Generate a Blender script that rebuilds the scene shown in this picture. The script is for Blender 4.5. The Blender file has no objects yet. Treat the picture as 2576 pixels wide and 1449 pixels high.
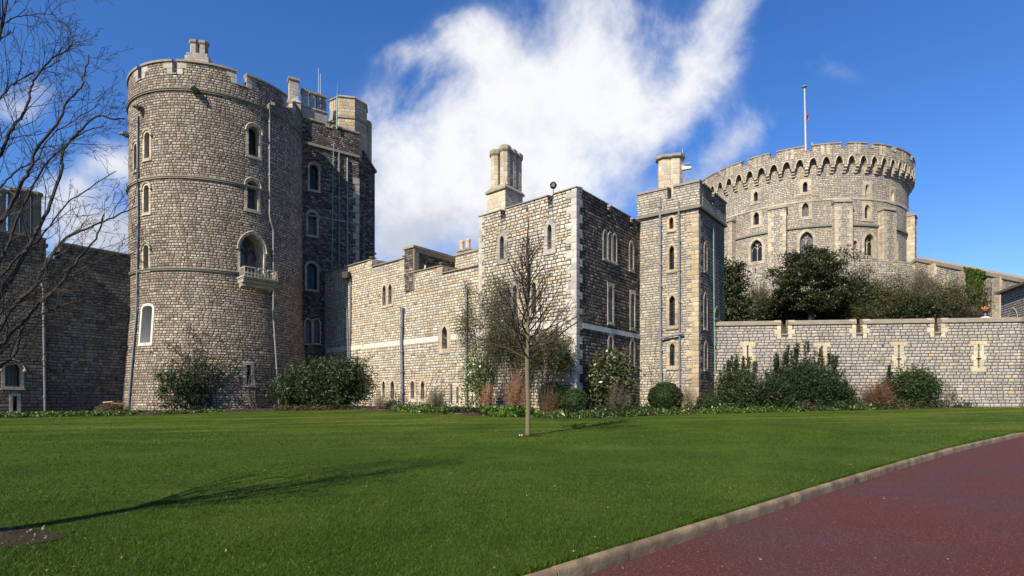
import bpy, bmesh, math, random
import numpy as np
from mathutils import Vector, noise as mnoise
sc = bpy.context.scene
C = sc.collection
R_ = math.radians
# ------------------------------------------------------------------ camera
EZ = 1.6                      # eye height
F, CX, HY = 1400.0, 1288.0, 1004.0     # focal length, principal column and horizon row, all in units of a 2576 wide picture
cam = bpy.data.cameras.new('camera'); cam_o = bpy.data.objects.new('camera', cam); C.objects.link(cam_o)
cam.sensor_width = 36; cam.lens = F / 2576 * 36; cam.shift_y = (HY - 724.5) / 2576
cam_o.location = (0, 0, EZ); cam_o.rotation_euler = (R_(90), 0, 0)
cam.clip_start = 0.1; cam.clip_end = 5000
sc.camera = cam_o
# ------------------------------------------------------------------ light
SUN_EL = R_(38.5); SAZ = R_(35.0)
trav = Vector((math.sin(SAZ) * math.cos(SUN_EL), math.cos(SAZ) * math.cos(SUN_EL), -math.sin(SUN_EL)))
sun = bpy.data.lights.new('sun', 'SUN'); sun_o = bpy.data.objects.new('sun', sun); C.objects.link(sun_o)
sun.energy = 5.0; sun.angle = R_(0.5); sun.color = (1.0, 0.90, 0.75)
sun_o.rotation_euler = trav.to_track_quat('-Z', 'Y').to_euler(); sun_o.location = (-30, -40, 60)
sc.view_settings.view_transform = 'Standard'; sc.view_settings.look = 'None'
sc.view_settings.exposure = 0.80; sc.view_settings.gamma = 1.0

class NT:
    """small node-tree writer"""
    def __init__(s, tree): s.t = tree; s.n = tree.nodes; s.l = tree.links
    def node(s, kind, ins=None, **kw):
        n = s.n.new(kind)
        for k, v in kw.items(): setattr(n, k, v)
        for k, v in (ins or {}).items():
            i = n.inputs[k]
            if isinstance(v, bpy.types.NodeSocket): s.l.new(v, i)
            else: i.default_value = v
        return n
    def m(s, op, a, b=None, c=None, clamp=False):
        n = s.n.new('ShaderNodeMath'); n.operation = op; n.use_clamp = clamp
        for i, v in enumerate((a, b, c)):
            if v is None: continue
            if isinstance(v, bpy.types.NodeSocket): s.l.new(v, n.inputs[i])
            else: n.inputs[i].default_value = v
        return n.outputs[0]
    def xyz(s, x=0.0, y=0.0, z=0.0):
        return s.node('ShaderNodeCombineXYZ', {'X': x, 'Y': y, 'Z': z}).outputs[0]
    def sep(s, v):
        n = s.node('ShaderNodeSeparateXYZ', {0: v}); return n.outputs
    def noise(s, v, scale, detail=2.0, rough=0.5, dist=0.0):
        return s.node('ShaderNodeTexNoise', {'Vector': v, 'Scale': scale, 'Detail': detail, 'Roughness': rough, 'Distortion': dist}).outputs['Fac']
    def ramp(s, fac, stops, interp='LINEAR'):
        n = s.node('ShaderNodeValToRGB', {'Fac': fac}); r = n.color_ramp; r.interpolation = interp
        while len(r.elements) < len(stops): r.elements.new(0.5)
        for e, (p, c) in zip(r.elements, stops):
            e.position = p; e.color = (*c, 1) if len(c) == 3 else c
        return n.outputs['Color']
    def mix(s, f, a, b, blend='MIX'):
        n = s.n.new('ShaderNodeMix'); n.data_type = 'RGBA'; n.blend_type = blend
        for k, v in ((0, f), (6, a), (7, b)):
            if isinstance(v, bpy.types.NodeSocket): s.l.new(v, n.inputs[k])
            else: n.inputs[k].default_value = v if k == 0 else ((*v, 1) if len(v) == 3 else v)
        return n.outputs[2]
    def smooth(s, x, a, b, o0=0.0, o1=1.0):
        n = s.n.new('ShaderNodeMapRange'); n.interpolation_type = 'SMOOTHSTEP'
        for i, v in enumerate((x, a, b, o0, o1)):
            if isinstance(v, bpy.types.NodeSocket): s.l.new(v, n.inputs[i])
            else: n.inputs[i].default_value = v
        return n.outputs[0]
# ------------------------------------------------------------------ sky
w = bpy.data.worlds.new('World'); sc.world = w; w.use_nodes = True
w.node_tree.nodes.clear(); q = NT(w.node_tree)
sky = q.node('ShaderNodeTexSky', sky_type='NISHITA', sun_disc=False)
sky.sun_elevation = SUN_EL; sky.sun_rotation = R_(180) + SAZ
sky.air_density = 1.0; sky.dust_density = 0.25; sky.ozone_density = 3.0; sky.altitude = 400
tc = q.node('ShaderNodeTexCoord').outputs['Generated']
d = q.sep(tc)
az = q.m('ARCTAN2', d[0], d[1]); el = q.m('ARCSINE', d[2])
BL = [  # px, py, rx, ry, tilt deg, strength of each cloud bank
 (960,470,110,200,0,.75),(1110,420,150,150,0,.85),(1060,590,150,120,0,.6),(1290,330,190,190,-35,1.0),(1480,120,120,200,-12,.9),(1400,330,160,130,0,.6),(1300,500,170,110,0,.5),(1470,470,120,80,0,.35),
 (1150,95,110,60,-8,.46),(1010,115,85,42,-15,.36),(1230,150,90,60,0,.3),(1610,150,110,160,10,.42),(1580,310,120,110,0,.32),(1740,190,200,85,-55,.50),(1850,40,150,95,-60,.46),
 (1820,370,110,60,-50,.46),(1900,320,90,45,-20,.38),(1720,440,110,50,-20,.38),
 (280,400,75,55,0,.78),(240,590,150,95,0,1.1),(50,270,100,45,-30,.46),(180,470,90,40,-20,.33),(2040,160,60,34,40,.24),(2130,190,60,26,20,.17),
 (2380,650,160,14,-4,.26),(2560,700,120,20,0,.32),(1000,720,500,40,0,.5),(-700,500,500,120,0,.8)]
wv = q.node('ShaderNodeTexNoise', {'Vector': tc, 'Scale': 4.5, 'Detail': 6.0, 'Roughness': .6})
wc = q.sep(wv.outputs['Color'])
azw = q.m('ADD', az, q.m('MULTIPLY', q.m('SUBTRACT', wc[0], .5), .085))
elw = q.m('ADD', el, q.m('MULTIPLY', q.m('SUBTRACT', wc[1], .5), .085))
tot = None
for (px, py, rx, ry, ti, s_) in BL:
    v = Vector(((px - CX) / F, 1, (HY - py) / F)); k = 1 / v.length / F * 1.0; v.normalize()
    a0, e0 = math.atan2(v.x, v.y), math.asin(v.z)
    kx = k * math.cos(a0) ; ky = k * .93
    dx = q.m('MULTIPLY', q.m('SUBTRACT', azw, a0), 1 / (rx * kx)); dy = q.m('MULTIPLY', q.m('SUBTRACT', elw, e0), 1 / (ry * ky))
    if ti:
        a = R_(-ti); c, s = math.cos(a), math.sin(a)
        ddx = q.m('SUBTRACT', azw, a0); ddy = q.m('SUBTRACT', elw, e0)
        ux = q.m('ADD', q.m('MULTIPLY', ddx, c / (rx * k)), q.m('MULTIPLY', ddy, s / (rx * k)))
        uy = q.m('ADD', q.m('MULTIPLY', ddx, -s / (ry * k)), q.m('MULTIPLY', ddy, c / (ry * k)))
        dx, dy = ux, uy
    r2 = q.m('ADD', q.m('MULTIPLY', dx, dx), q.m('MULTIPLY', dy, dy))
    g = q.m('MULTIPLY', q.m('EXPONENT', q.m('MULTIPLY', r2, -1.0)), s_)
    tot = g if tot is None else q.m('ADD', tot, g)
fn = q.noise(tc, 7.0, 10.0, .62, .25)
fn2 = q.noise(tc, 2.6, 4.0, .5)
tot = q.m('MINIMUM', q.m('MULTIPLY', tot, 1.12), 1.5)
dens = q.m('ADD', tot, q.m('MULTIPLY', q.m('SUBTRACT', fn, .5), 2.7))
dens = q.m('ADD', dens, q.m('MULTIPLY', q.m('SUBTRACT', fn2, .5), .25))
dens = q.m('MULTIPLY', dens, q.smooth(tot, .06, .38))
cov = q.smooth(dens, -.05, 1.20)
shade = q.smooth(q.m('ADD', q.m('MULTIPLY', el, 1.5), q.m('MULTIPLY', q.noise(tc, 6.5, 7.0, .6), 1.7)), 1.02, 1.58)
ccol = q.mix(shade, (4.5, 4.8, 5.5), (7.5, 7.5, 7.6))
skc = q.node('ShaderNodeHueSaturation', {'Saturation': 1.26, 'Value': 1.0, 'Color': sky.outputs[0]}).outputs[0]
skc = q.mix(1.0, skc, (1.10, 1.10, 1.36), 'MULTIPLY')
col = q.mix(q.m('MULTIPLY', cov, .97), skc, ccol)
bg = q.node('ShaderNodeBackground', {'Color': col, 'Strength': 0.076})
q.l.new(bg.outputs[0], q.node('ShaderNodeOutputWorld').inputs[0])
w.cycles.sampling_method = 'MANUAL'; w.cycles.sample_map_resolution = 1024
# ------------------------------------------------------------------ geometry helpers
def gz(x, y):
    yy = min(max(y, 0.0), 38.0)
    return 0.00075 * yy * yy + (0.004 * min(x, 60) if x > 0 else .0115 * max(x, -40)) * min(1, yy / 30) ** 1.5
def ray(px, py): return (px - CX) / F, (HY - py) / F
def gp(px, py):
    a, b = ray(px, py); lo, hi = 1.0, 37.9
    for _ in range(40):
        m = (lo + hi) / 2
        if EZ + b * m > gz(a * m, m): lo = m
        else: hi = m
    return Vector((a * lo, lo, gz(a * lo, lo)))
def at(px, py, Y):
    a, b = ray(px, py); return Vector((a * Y, Y, EZ + b * Y))
class Flat:
    """a vertical wall plane; u runs to the right seen from outside, d outward"""
    def __init__(s, x, y, tx, ty):
        l = math.hypot(tx, ty); s.o = (x, y); s.t = (tx / l, ty / l); s.n = (ty / l, -tx / l); s.cyl = False
    def P(s, u, z, d=0.0): return (s.o[0] + s.t[0] * u + s.n[0] * d, s.o[1] + s.t[1] * u + s.n[1] * d, z)
    def inv(s, px, py):
        a, b = ray(px, py)
        Y = (s.o[0] * s.n[0] + s.o[1] * s.n[1]) / (a * s.n[0] + s.n[1])
        x, y = a * Y, Y
        return (x - s.o[0]) * s.t[0] + (y - s.o[1]) * s.t[1], EZ + b * Y
    def uv(s, p): return (p[0] - s.o[0]) * s.t[0] + (p[1] - s.o[1]) * s.t[1], p[2]
class Cyl:
    def __init__(s, x, y, r, rf=None):
        s.c = (x, y); s.r = r; s.rf = rf or (lambda z: r); s.a0 = math.atan2(-y, -x); s.cyl = True
    def P(s, u, z, d=0.0):
        a = s.a0 + u / s.r; r = s.rf(z) + d
        return (s.c[0] + r * math.cos(a), s.c[1] + r * math.sin(a), z)
    def inv(s, px, py):
        a, b = ray(px, py); r = s.r; z = 0
        for _ in range(4):
            A = a * a + 1; B = -2 * (a * s.c[0] + s.c[1]); Cc = s.c[0] ** 2 + s.c[1] ** 2 - r * r
            D = max(B * B - 4 * A * Cc, 0); Y = (-B - math.sqrt(D)) / (2 * A); z = EZ + b * Y; r = s.rf(z)
        th = math.atan2(Y - s.c[1], a * Y - s.c[0]) - s.a0
        while th > math.pi: th -= 2 * math.pi
        while th < -math.pi: th += 2 * math.pi
        return th * s.r, z
    def uv(s, p):
        th = math.atan2(p[1] - s.c[1], p[0] - s.c[0]) - s.a0
        while th > math.pi: th -= 2 * math.pi
        while th < -math.pi: th += 2 * math.pi
        return th * s.r, p[2]
class MB:
    def __init__(s): s.v = []; s.f = []
    def quadloop(s, pts): i = len(s.v); s.v += [tuple(p) for p in pts]; s.f.append(tuple(range(i, i + len(pts))))
    def add(s, vs, fs): i = len(s.v); s.v += [tuple(p) for p in vs]; s.f += [tuple(i + k for k in f) for f in fs]
    def slab(s, S, u0, u1, z0, z1, d0, d1, n=1, ztop=None):
        """closed box on surface S; ztop(u,d) may slope the top"""
        if S.cyl: n = max(n, int(abs(u1 - u0) / (S.r * .055)) + 1)
        vs = []
        for i in range(n + 1):
            u = u0 + (u1 - u0) * i / n
            for (d, top) in ((d0, 0), (d1, 0), (d1, 1), (d0, 1)):
                z = z0 if not top else (ztop(u, d) if ztop else z1)
                vs.append(S.P(u, z, d))
        fs = [(0, 1, 2, 3), (4 * n + 3, 4 * n + 2, 4 * n + 1, 4 * n)]
        for i in range(n):
            for k in range(4):
                a, b = 4 * i + k, 4 * i + (k + 1) % 4
                fs.append((a, a + 4, b + 4, b))
        s.add(vs, fs)
    def extr(s, S, prof, d0, d1):
        n = len(prof); vs = [S.P(u, z, d0) for u, z in prof] + [S.P(u, z, d1) for u, z in prof]
        s.add(vs, [tuple(range(n)), tuple(range(2 * n - 1, n - 1, -1))] + [(i, i + n, (i + 1) % n + n, (i + 1) % n) for i in range(n)])
    def prism(s, foot, z0, z1, top=None):
        n = len(foot); t = top or foot
        vs = [(x, y, z0) for x, y in foot] + [(x, y, z1) for x, y in t]
        s.add(vs, [tuple(range(n)), tuple(range(2 * n - 1, n - 1, -1))] + [(i, i + n, (i + 1) % n + n, (i + 1) % n) for i in range(n)])
    def ngon(s, x, y, r, n, z0, z1, rot=0.0, r1=None, sx=1.0):
        f = [(x + r * math.cos(rot + 2 * math.pi * i / n) * sx, y + r * math.sin(rot + 2 * math.pi * i / n)) for i in range(n)]
        r1 = r if r1 is None else r1
        t = [(x + r1 * math.cos(rot + 2 * math.pi * i / n) * sx, y + r1 * math.sin(rot + 2 * math.pi * i / n)) for i in range(n)]
        s.prism(f, z0, z1, t)
    def ring(s, S, inner, outer, d1, d0, depth):
        n = len(inner); vs = []
        for (u, z) in inner: vs.append(S.P(u, z, d1))
        for (u, z) in outer: vs.append(S.P(u, z, d1))
        for (u, z) in outer: vs.append(S.P(u, z, d0))
        for (u, z) in inner: vs.append(S.P(u, z, -depth))
        fs = []
        for i in range(n):
            j = (i + 1) % n
            fs += [(i, j, n + j, n + i), (n + i, n + j, 2 * n + j, 2 * n + i), (j, i, 3 * n + i, 3 * n + j)]
        s.add(vs, fs)
    def tube(s, pts, rad, sides=6, cap=True):
        pts = [Vector(p) for p in pts]; n = len(pts)
        if not hasattr(rad, '__len__'): rad = [rad] * n
        up = Vector((0.13, .21, 1)).normalized(); base = len(s.v); prev = None
        for i in range(n):
            t = (pts[min(i + 1, n - 1)] - pts[max(i - 1, 0)])
            t = t.normalized() if t.length > 1e-9 else Vector((0, 0, 1))
            a = prev if prev is not None else (up.cross(t) if abs(up.dot(t)) < .95 else Vector((1, 0, 0)).cross(t))
            a = (a - t * a.dot(t)).normalized(); prev = a; b = t.cross(a)
            for k in range(sides):
                an = 2 * math.pi * k / sides
                s.v.append(tuple(pts[i] + (a * math.cos(an) + b * math.sin(an)) * rad[i]))
        for i in range(n - 1):
            for k in range(sides):
                k2 = (k + 1) % sides; o = base + i * sides
                s.f.append((o + k, o + k2, o + sides + k2, o + sides + k))
        if cap:
            s.f.append(tuple(base + k for k in range(sides))[::-1]); s.f.append(tuple(base + (n - 1) * sides + k for k in range(sides)))
    def sphere(s, c, r, n=10, sc3=(1, 1, 1), z0=-1.0, z1=1.0):
        m = max(4, n // 2 + 1); vs = []
        for i in range(m + 1):
            zz = z0 + (z1 - z0) * i / m; lat = math.asin(max(-1, min(1, zz)))
            for k in range(n):
                a = 2 * math.pi * k / n
                vs.append((c[0] + r * sc3[0] * math.cos(lat) * math.cos(a), c[1] + r * sc3[1] * math.cos(lat) * math.sin(a), c[2] + r * sc3[2] * zz))
        fs = [(i * n + k, i * n + (k + 1) % n, (i + 1) * n + (k + 1) % n, (i + 1) * n + k) for i in range(m) for k in range(n)]
        fs += [tuple(range(n))[::-1], tuple(m * n + k for k in range(n))]
        s.add(vs, fs)
    def lathe(s, c, prof, n=16):
        vs = [(c[0] + r * math.cos(2 * math.pi * k / n), c[1] + r * math.sin(2 * math.pi * k / n), z) for (r, z) in prof for k in range(n)]
        fs = [(i * n + k, i * n + (k + 1) % n, (i + 1) * n + (k + 1) % n, (i + 1) * n + k) for i in range(len(prof) - 1) for k in range(n)]
        fs += [tuple(range(n))[::-1], tuple((len(prof) - 1) * n + k for k in range(n))]
        s.add(vs, fs)
ORG = {}
def mesh_from(name, mb, org=(0, 0, 0), uvS=None, fix=True, smooth=False):
    me = bpy.data.meshes.new(name)
    o = Vector(org)
    me.from_pydata([tuple(Vector(v) - o) for v in mb.v], [], mb.f)
    if fix:
        bm = bmesh.new(); bm.from_mesh(me); bmesh.ops.recalc_face_normals(bm, faces=bm.faces); bm.to_mesh(me); bm.free()
    me.update()
    uv = me.uv_layers.new(name='UVMap').data
    for p in me.polygons:
        nx, ny, nz = p.normal
        if uvS is not None and uvS.cyl and abs(nz) < .75:
            us = [uvS.uv(me.vertices[me.loops[li].vertex_index].co + o) for li in p.loop_indices]
            ref = us[0][0]; per = 2 * math.pi * uvS.r
            for li, (u, z) in zip(p.loop_indices, us):
                while u - ref > per / 2: u -= per
                while u - ref < -per / 2: u += per
                uv[li].uv = (u, z)
        else:
            l = math.hypot(nx, ny)
            for li in p.loop_indices:
                c = me.vertices[me.loops[li].vertex_index].co + o
                uv[li].uv = (c.x, c.y) if l < .6 else ((-ny * c.x + nx * c.y) / l, c.z)
    if smooth: me.polygons.foreach_set('use_smooth', [True] * len(me.polygons))
    return me
def thing(name, label, cat, loc=(0, 0, 0), group=None):
    o = bpy.data.objects.new(name, None); C.objects.link(o); o.location = loc; o.empty_display_size = .3
    o['label'] = label; o['category'] = cat
    if group: o['group'] = group
    ORG[o.name] = Vector(loc); return o
def part(name, mb, mat, parent=None, uvS=None, smooth=False, fix=True, label=None, org=None, mesh=None):
    og = ORG[parent.name] if parent is not None else Vector(org or (0, 0, 0))
    me = mesh or mesh_from(name, mb, og, uvS, fix, smooth)
    o = bpy.data.objects.new(name, me); C.objects.link(o)
    if not mesh or not len(me.materials): me.materials.append(mat)
    if parent is not None: o.parent = parent
    else: o.location = og
    ORG[o.name] = og
    if label: o['label'] = label
    return o
def single(name, mb, mat, label, cat, org, group=None, **k):
    o = part(name, mb, mat, None, org=org, **k); o['label'] = label; o['category'] = cat
    if group: o['group'] = group
    return o
def struct(name, mb, mat, **k):
    o = part(name, mb, mat, None, **k); o['kind'] = 'structure'; return o
def dup(root, loc, label, group):
    r = root.copy(); C.objects.link(r); r.location = loc; r['label'] = label; r['group'] = group; ORG[r.name] = Vector(loc)
    for ch in list(root.children):
        c = ch.copy(); C.objects.link(c); c.parent = r
        for g in list(ch.children):
            e = g.copy(); C.objects.link(e); e.parent = c
    return r
def outline(kind, uc, w_, z0, z1, b=0.0, s=None, n=6):
    """closed outline of an opening grown by b; counts of points do not depend on b"""
    s = b if s is None else s
    rk = {'lancet': 1.0, 'acute': 1.35, 'round': .5, 'tudor': .62, 'seg': .51, 'drop': .75, 'rect': 0}[kind]
    pts = [(uc - w_ / 2 - b, z0 - s), (uc + w_ / 2 + b, z0 - s)]
    if rk == 0:
        for i in range(2 * n + 1): pts.append((uc + (w_ / 2 + b) * (1 - i / n), z1 + b))
        return pts
    if kind == 'seg':
        zs = z1 - .22 * w_; kk = (.22 * w_ + b) / (w_ / 2 + b)
        return pts + [(uc + (w_ / 2 + b) * math.cos(math.pi * i / (2 * n)), zs + (w_ / 2 + b) * kk * math.sin(math.pi * i / (2 * n))) for i in range(2 * n + 1)]
    r = rk * w_; hx = r - w_ / 2; zs = z1 - math.sqrt(r * r - hx * hx)
    Rr = r + b; am = math.acos(hx / Rr)
    for i in range(n + 1): a = am * i / n; pts.append((uc - hx + Rr * math.cos(a), zs + Rr * math.sin(a)))
    for i in range(n - 1, -1, -1): a = am * i / n; pts.append((uc + hx - Rr * math.cos(a), zs + Rr * math.sin(a)))
    return pts
class Bld:
    def __init__(s, name, label, cat, loc, body_mat, trim):
        s.root = thing(name, label, cat, loc); s.mat = body_mat; s.trim = trim; s.cut = MB()
    def window(s, S, x0, x1, y0, y1, kind='lancet', b=.14, depth=.30, bars=0, hbars=0, barmat=None, trim=None, square=False, hood=False, proud=.025, name='window', pane=None, lights=1, minw=0):
        pm = (x0 + x1) / 2; u, zt = S.inv(pm, y0); _, zb = S.inv(pm, y1)
        ua, _ = S.inv(x0, (y0 + y1) / 2); ub, _ = S.inv(x1, (y0 + y1) / 2); u = (ua + ub) / 2; w_ = max(ub - ua, minw)
        inner = outline(kind, u, w_, zb, zt)
        outer = outline(kind, u, w_, zb, zt, b)
        if square:
            n = len(inner); outer = []
            for i, (a, z) in enumerate(inner):
                if i < 2: outer.append((u + (a - u) / (w_ / 2) * (w_ / 2 + b), zb - b))
                else: outer.append((u + (a - u) / (w_ / 2) * (w_ / 2 + b), zt + b) if 2 < i < n - 1 else (u + (a - u) / (w_ / 2) * (w_ / 2 + b), zt + b))
        mb = MB(); mb.ring(S, inner, outer, proud, -.03, depth)
        if hood:
            o2 = outline(kind, u, w_, zb + (zt - zb) * .62, zt, b + .02)[2:]
            mb.tube([S.P(a, z, proud + .03) for a, z in o2], .055, 5)
            for e in (o2[0], o2[-1]): mb.sphere(S.P(e[0], e[1] - .03, proud + .05), .10, 6)
        mb.slab(S, u - w_ / 2 - b - .03, u + w_ / 2 + b + .03, zb - b - .05, zb - b + .03, -.02, proud + .05)
        fr = part(name, mb, trim or s.trim, s.root, fix=False)
        cutO = outline(kind, u, w_, zb, zt, .012); s.cut.extr(S, cutO, .35, -depth - .06)
        g = MB(); gi = outline(kind, u, w_, zb, zt, .005); cpt = S.P(u, (zb + zt) / 2, -depth + .01)
        vs = [S.P(a, z, -depth + .01) for a, z in gi] + [cpt]; n = len(gi)
        g.add(vs, [(i, (i + 1) % n, n) for i in range(n)])
        part('pane', g, pane or GLASS, fr, fix=False)
        if bars or hbars or lights > 1:
            t = MB(); dd = -depth + .02; th = .022
            if lights > 1:
                lw = w_ / lights
                for i in range(1, lights): t.slab(S, u - w_ / 2 + i * lw - .05, u - w_ / 2 + i * lw + .05, zb, zt - (zt - zb) * .18, dd, dd + .12)
                zs = zt - w_ * .75
                for i in range(lights):
                    c_ = u - w_ / 2 + (i + .5) * lw; arc = outline('lancet', c_, lw - .06, zb, zs + lw * .35)[2:]
                    t.tube([S.P(a, z, dd + .07) for a, z in arc], .045, 5)
                t.tube([S.P(u + math.cos(k * math.pi / 4) * w_ * .15, zs + w_ * .40 + math.sin(k * math.pi / 4) * w_ * .15, dd + .07) for k in range(9)], .04, 5)
            for i in range(1, bars + 1):
                c_ = u - w_ / 2 + w_ * i / (bars + 1); t.slab(S, c_ - th / 2, c_ + th / 2, zb, zt - (.12 if i * 2 == bars + 1 else w_ * .35), dd, dd + .03)
            for i in range(1, hbars + 1):
                zc = zb + (zt - zb) * i / (hbars + 1); k_ = 1.0 if zc < zt - w_ * .7 else .7
                t.slab(S, u - w_ / 2 * k_, u + w_ / 2 * k_, zc - th / 2, zc + th / 2, dd + .004, dd + .034)
            part('tracery' if lights > 1 else 'glazing_bars', t, barmat or DARKPAINT_SHADE, fr)
        return u, zb, zt, w_
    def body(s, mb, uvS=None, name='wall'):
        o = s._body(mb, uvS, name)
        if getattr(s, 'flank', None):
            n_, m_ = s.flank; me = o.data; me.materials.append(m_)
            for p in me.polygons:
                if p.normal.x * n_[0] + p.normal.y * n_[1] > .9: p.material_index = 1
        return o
    def _body(s, mb, uvS=None, name='wall'):
        if not s.cut.f: return part(name, mb, s.mat, s.root, uvS=uvS)
        me = mesh_from('t', mb, (0, 0, 0), uvS); me.materials.append(s.mat)
        cm = mesh_from('c', s.cut, (0, 0, 0)); cm.materials.append(s.mat)
        a = bpy.data.objects.new('t', me); b = bpy.data.objects.new('c', cm); C.objects.link(a); C.objects.link(b)
        md = a.modifiers.new('b', 'BOOLEAN'); md.operation = 'DIFFERENCE'; md.solver = 'EXACT'; md.object = b; md.use_self = True
        dg = bpy.context.evaluated_depsgraph_get(); dg.update()
        nm = bpy.data.meshes.new_from_object(a.evaluated_get(dg))
        bpy.data.objects.remove(a); bpy.data.objects.remove(b)
        if len(nm.polygons) < 4: print('BOOLEAN FAILED', s.root.name)
        nm.transform(__import__('mathutils').Matrix.Translation(-ORG[s.root.name])); nm.name = name; nm.materials.clear(); nm.materials.append(s.mat); nm.polygons.foreach_set('material_index', [0] * len(nm.polygons))
        nm.polygons.foreach_set('use_smooth', [False] * len(nm.polygons))
        o = part(name, None, s.mat, s.root, mesh=nm); return o
    def pipe(s, S, pts, r=.055, mat=None, off=.10, name='drainpipe', head=False, every=1.9):
        P = [S.inv(*p) for p in pts]; W = [Vector(S.P(u, z, off)) for u, z in P]
        mb = MB(); mb.tube(W, r, 7)
        for a, b in zip(W[:-1], W[1:]):
            L = (b - a).length; k = int(L / every)
            for i in range(k):
                c = a.lerp(b, (i + .5) / k); dr = (b - a).normalized()
                mb.tube([c - dr * .07, c + dr * .07], r * 1.5, 7)
        if head: mb.ngon(W[0].x, W[0].y, .13, 4, W[0].z - .02, W[0].z + .28, .3, .20)
        return part(name, mb, mat or LEAD, s.root)
# ------------------------------------------------------------------ materials
def mat(name, rough=.8, spec=.3):
    m = bpy.data.materials.new(name); m.use_nodes = True; m.node_tree.nodes.clear(); q = NT(m.node_tree)
    b = q.node('ShaderNodeBsdfPrincipled', {'Roughness': rough, 'Specular IOR Level': spec})
    q.l.new(b.outputs[0], q.node('ShaderNodeOutputMaterial').inputs[0])
    return m, q, b
def plain(name, col, rough=.7, spec=.3, vary=.25, scale=3.0, bump=.2, metal=0.0):
    m, q, b = mat(name, rough, spec); g = q.node('ShaderNodeNewGeometry').outputs['Position']
    n = q.noise(g, scale, 6, .65); f = q.m('ADD', 1 - vary, q.m('MULTIPLY', n, 2 * vary))
    q.l.new(q.mix(1.0, (*col,), q.node('ShaderNodeCombineColor', {0: f, 1: f, 2: f}).outputs[0], 'MULTIPLY'), b.inputs['Base Color'])
    b.inputs['Metallic'].default_value = metal
    if bump:
        bp = q.node('ShaderNodeBump', {'Strength': bump, 'Distance': .03, 'Height': q.noise(g, scale * 6, 4, .6)})
        q.l.new(bp.outputs[0], b.inputs['Normal'])
    return m
def masonry(name, h, wd, stops, mortar=(.05, .045, .04), joint=.016, tint=(1, 1, 1), stain=.35, bump=1.0, rough_edge=.5, dark=0.0, vary=.4, big=0.0):
    m, q, b = mat(name, .88, .2)
    uvs = q.sep(q.node('ShaderNodeUVMap').outputs[0]); U, V = uvs[0], uvs[1]
    pos = q.node('ShaderNodeNewGeometry').outputs['Position']
    wn = q.node('ShaderNodeTexNoise', {'Vector': q.xyz(U, V, 0.0), 'Scale': 2.6, 'Detail': 2.0}); wcs = q.sep(wn.outputs['Color'])
    U2 = q.m('ADD', U, q.m('MULTIPLY', q.m('SUBTRACT', wcs[0], .5), .10 * rough_edge * 2))
    V2 = q.m('ADD', V, q.m('MULTIPLY', q.m('SUBTRACT', wcs[1], .5), .055 * rough_edge * 2))
    v = q.m('ADD', q.m('DIVIDE', V2, h), q.m('MULTIPLY', q.noise(q.xyz(0.0, q.m('MULTIPLY', V, 1.0), 3.1), 1.0 / h * .33, 0), .9))
    row = q.m('FLOOR', v); fv = q.m('SUBTRACT', v, row)
    r1 = q.node('ShaderNodeTexWhiteNoise', {'W': row}, noise_dimensions='1D').outputs['Value']
    u = q.m('ADD', q.m('DIVIDE', U2, wd), q.m('MULTIPLY', r1, 57.3))
    u = q.m('ADD', u, q.m('MULTIPLY', q.noise(q.xyz(q.m('MULTIPLY', u, .8), q.m('MULTIPLY', row, 7.7), 0.0), 1.0, 0), 1.15))
    colm = q.m('FLOOR', u); fu = q.m('SUBTRACT', u, colm)
    wn2 = q.node('ShaderNodeTexWhiteNoise', {'Vector': q.xyz(colm, row, 0.0)}, noise_dimensions='2D'); idv = wn2.outputs['Value']; idc = q.sep(wn2.outputs['Color'])
    ex = q.m('MULTIPLY', q.m('MINIMUM', fu, q.m('SUBTRACT', 1.0, fu)), wd); ey = q.m('MULTIPLY', q.m('MINIMUM', fv, q.m('SUBTRACT', 1.0, fv)), h)
    e = q.m('SMOOTH_MIN', ex, ey, .03)
    fine = q.noise(pos, 22.0, 4, .6)
    e2 = q.m('ADD', e, q.m('MULTIPLY', q.m('SUBTRACT', fine, .5), .02 * rough_edge * 2))
    mk = q.smooth(e2, joint * .45, joint * 1.35)
    base = q.ramp(idv, stops, 'CONSTANT')
    br = q.m('MULTIPLY', q.m('ADD', 1 - vary / 2, q.m('MULTIPLY', idc[1], vary)), q.m('ADD', .72, q.m('MULTIPLY', q.noise(pos, 9.0, 5, .65), .56)))
    st = q.smooth(q.noise(pos, .22, 5, .62), .40, .66)
    st2 = q.smooth(q.noise(pos, 1.3, 4, .6), .45, .7)
    sk = q.smooth(q.noise(q.xyz(q.m('MULTIPLY', U, 1.1), q.m('MULTIPLY', V, .13), 4.0), 1.0, 5, .65), .52, .72)
    st3 = q.m('MULTIPLY', q.m('ADD', q.m('ADD', q.m('MULTIPLY', st, .55), q.m('MULTIPLY', st2, .35)), q.m('MULTIPLY', sk, .5)), stain)
    br = q.m('MULTIPLY', br, q.m('SUBTRACT', 1.0, st3))
    if dark: br = q.m('MULTIPLY', br, 1 - dark)
    bc = q.node('ShaderNodeCombineColor', {0: q.m('MULTIPLY', br, tint[0]), 1: q.m('MULTIPLY', br, tint[1]), 2: q.m('MULTIPLY', br, tint[2])}).outputs[0]
    stone = q.mix(1.0, q.mix(1.0, base, (.84, .84, .84), 'MULTIPLY'), bc, 'MULTIPLY')
    q.l.new(q.mix(mk, mortar, stone), b.inputs['Base Color'])
    hh = q.m('ADD', q.m('MULTIPLY', mk, q.m('ADD', .55, q.m('MULTIPLY', idc[2], .45))), q.m('MULTIPLY', q.m('MULTIPLY', q.smooth(e, 0.0, .07), .7), mk))
    hh = q.m('ADD', hh, q.m('MULTIPLY', fine, .55))
    bp = q.node('ShaderNodeBump', {'Strength': bump, 'Distance': .035, 'Height': hh}); q.l.new(bp.outputs[0], b.inputs['Normal'])
    return m
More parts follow.
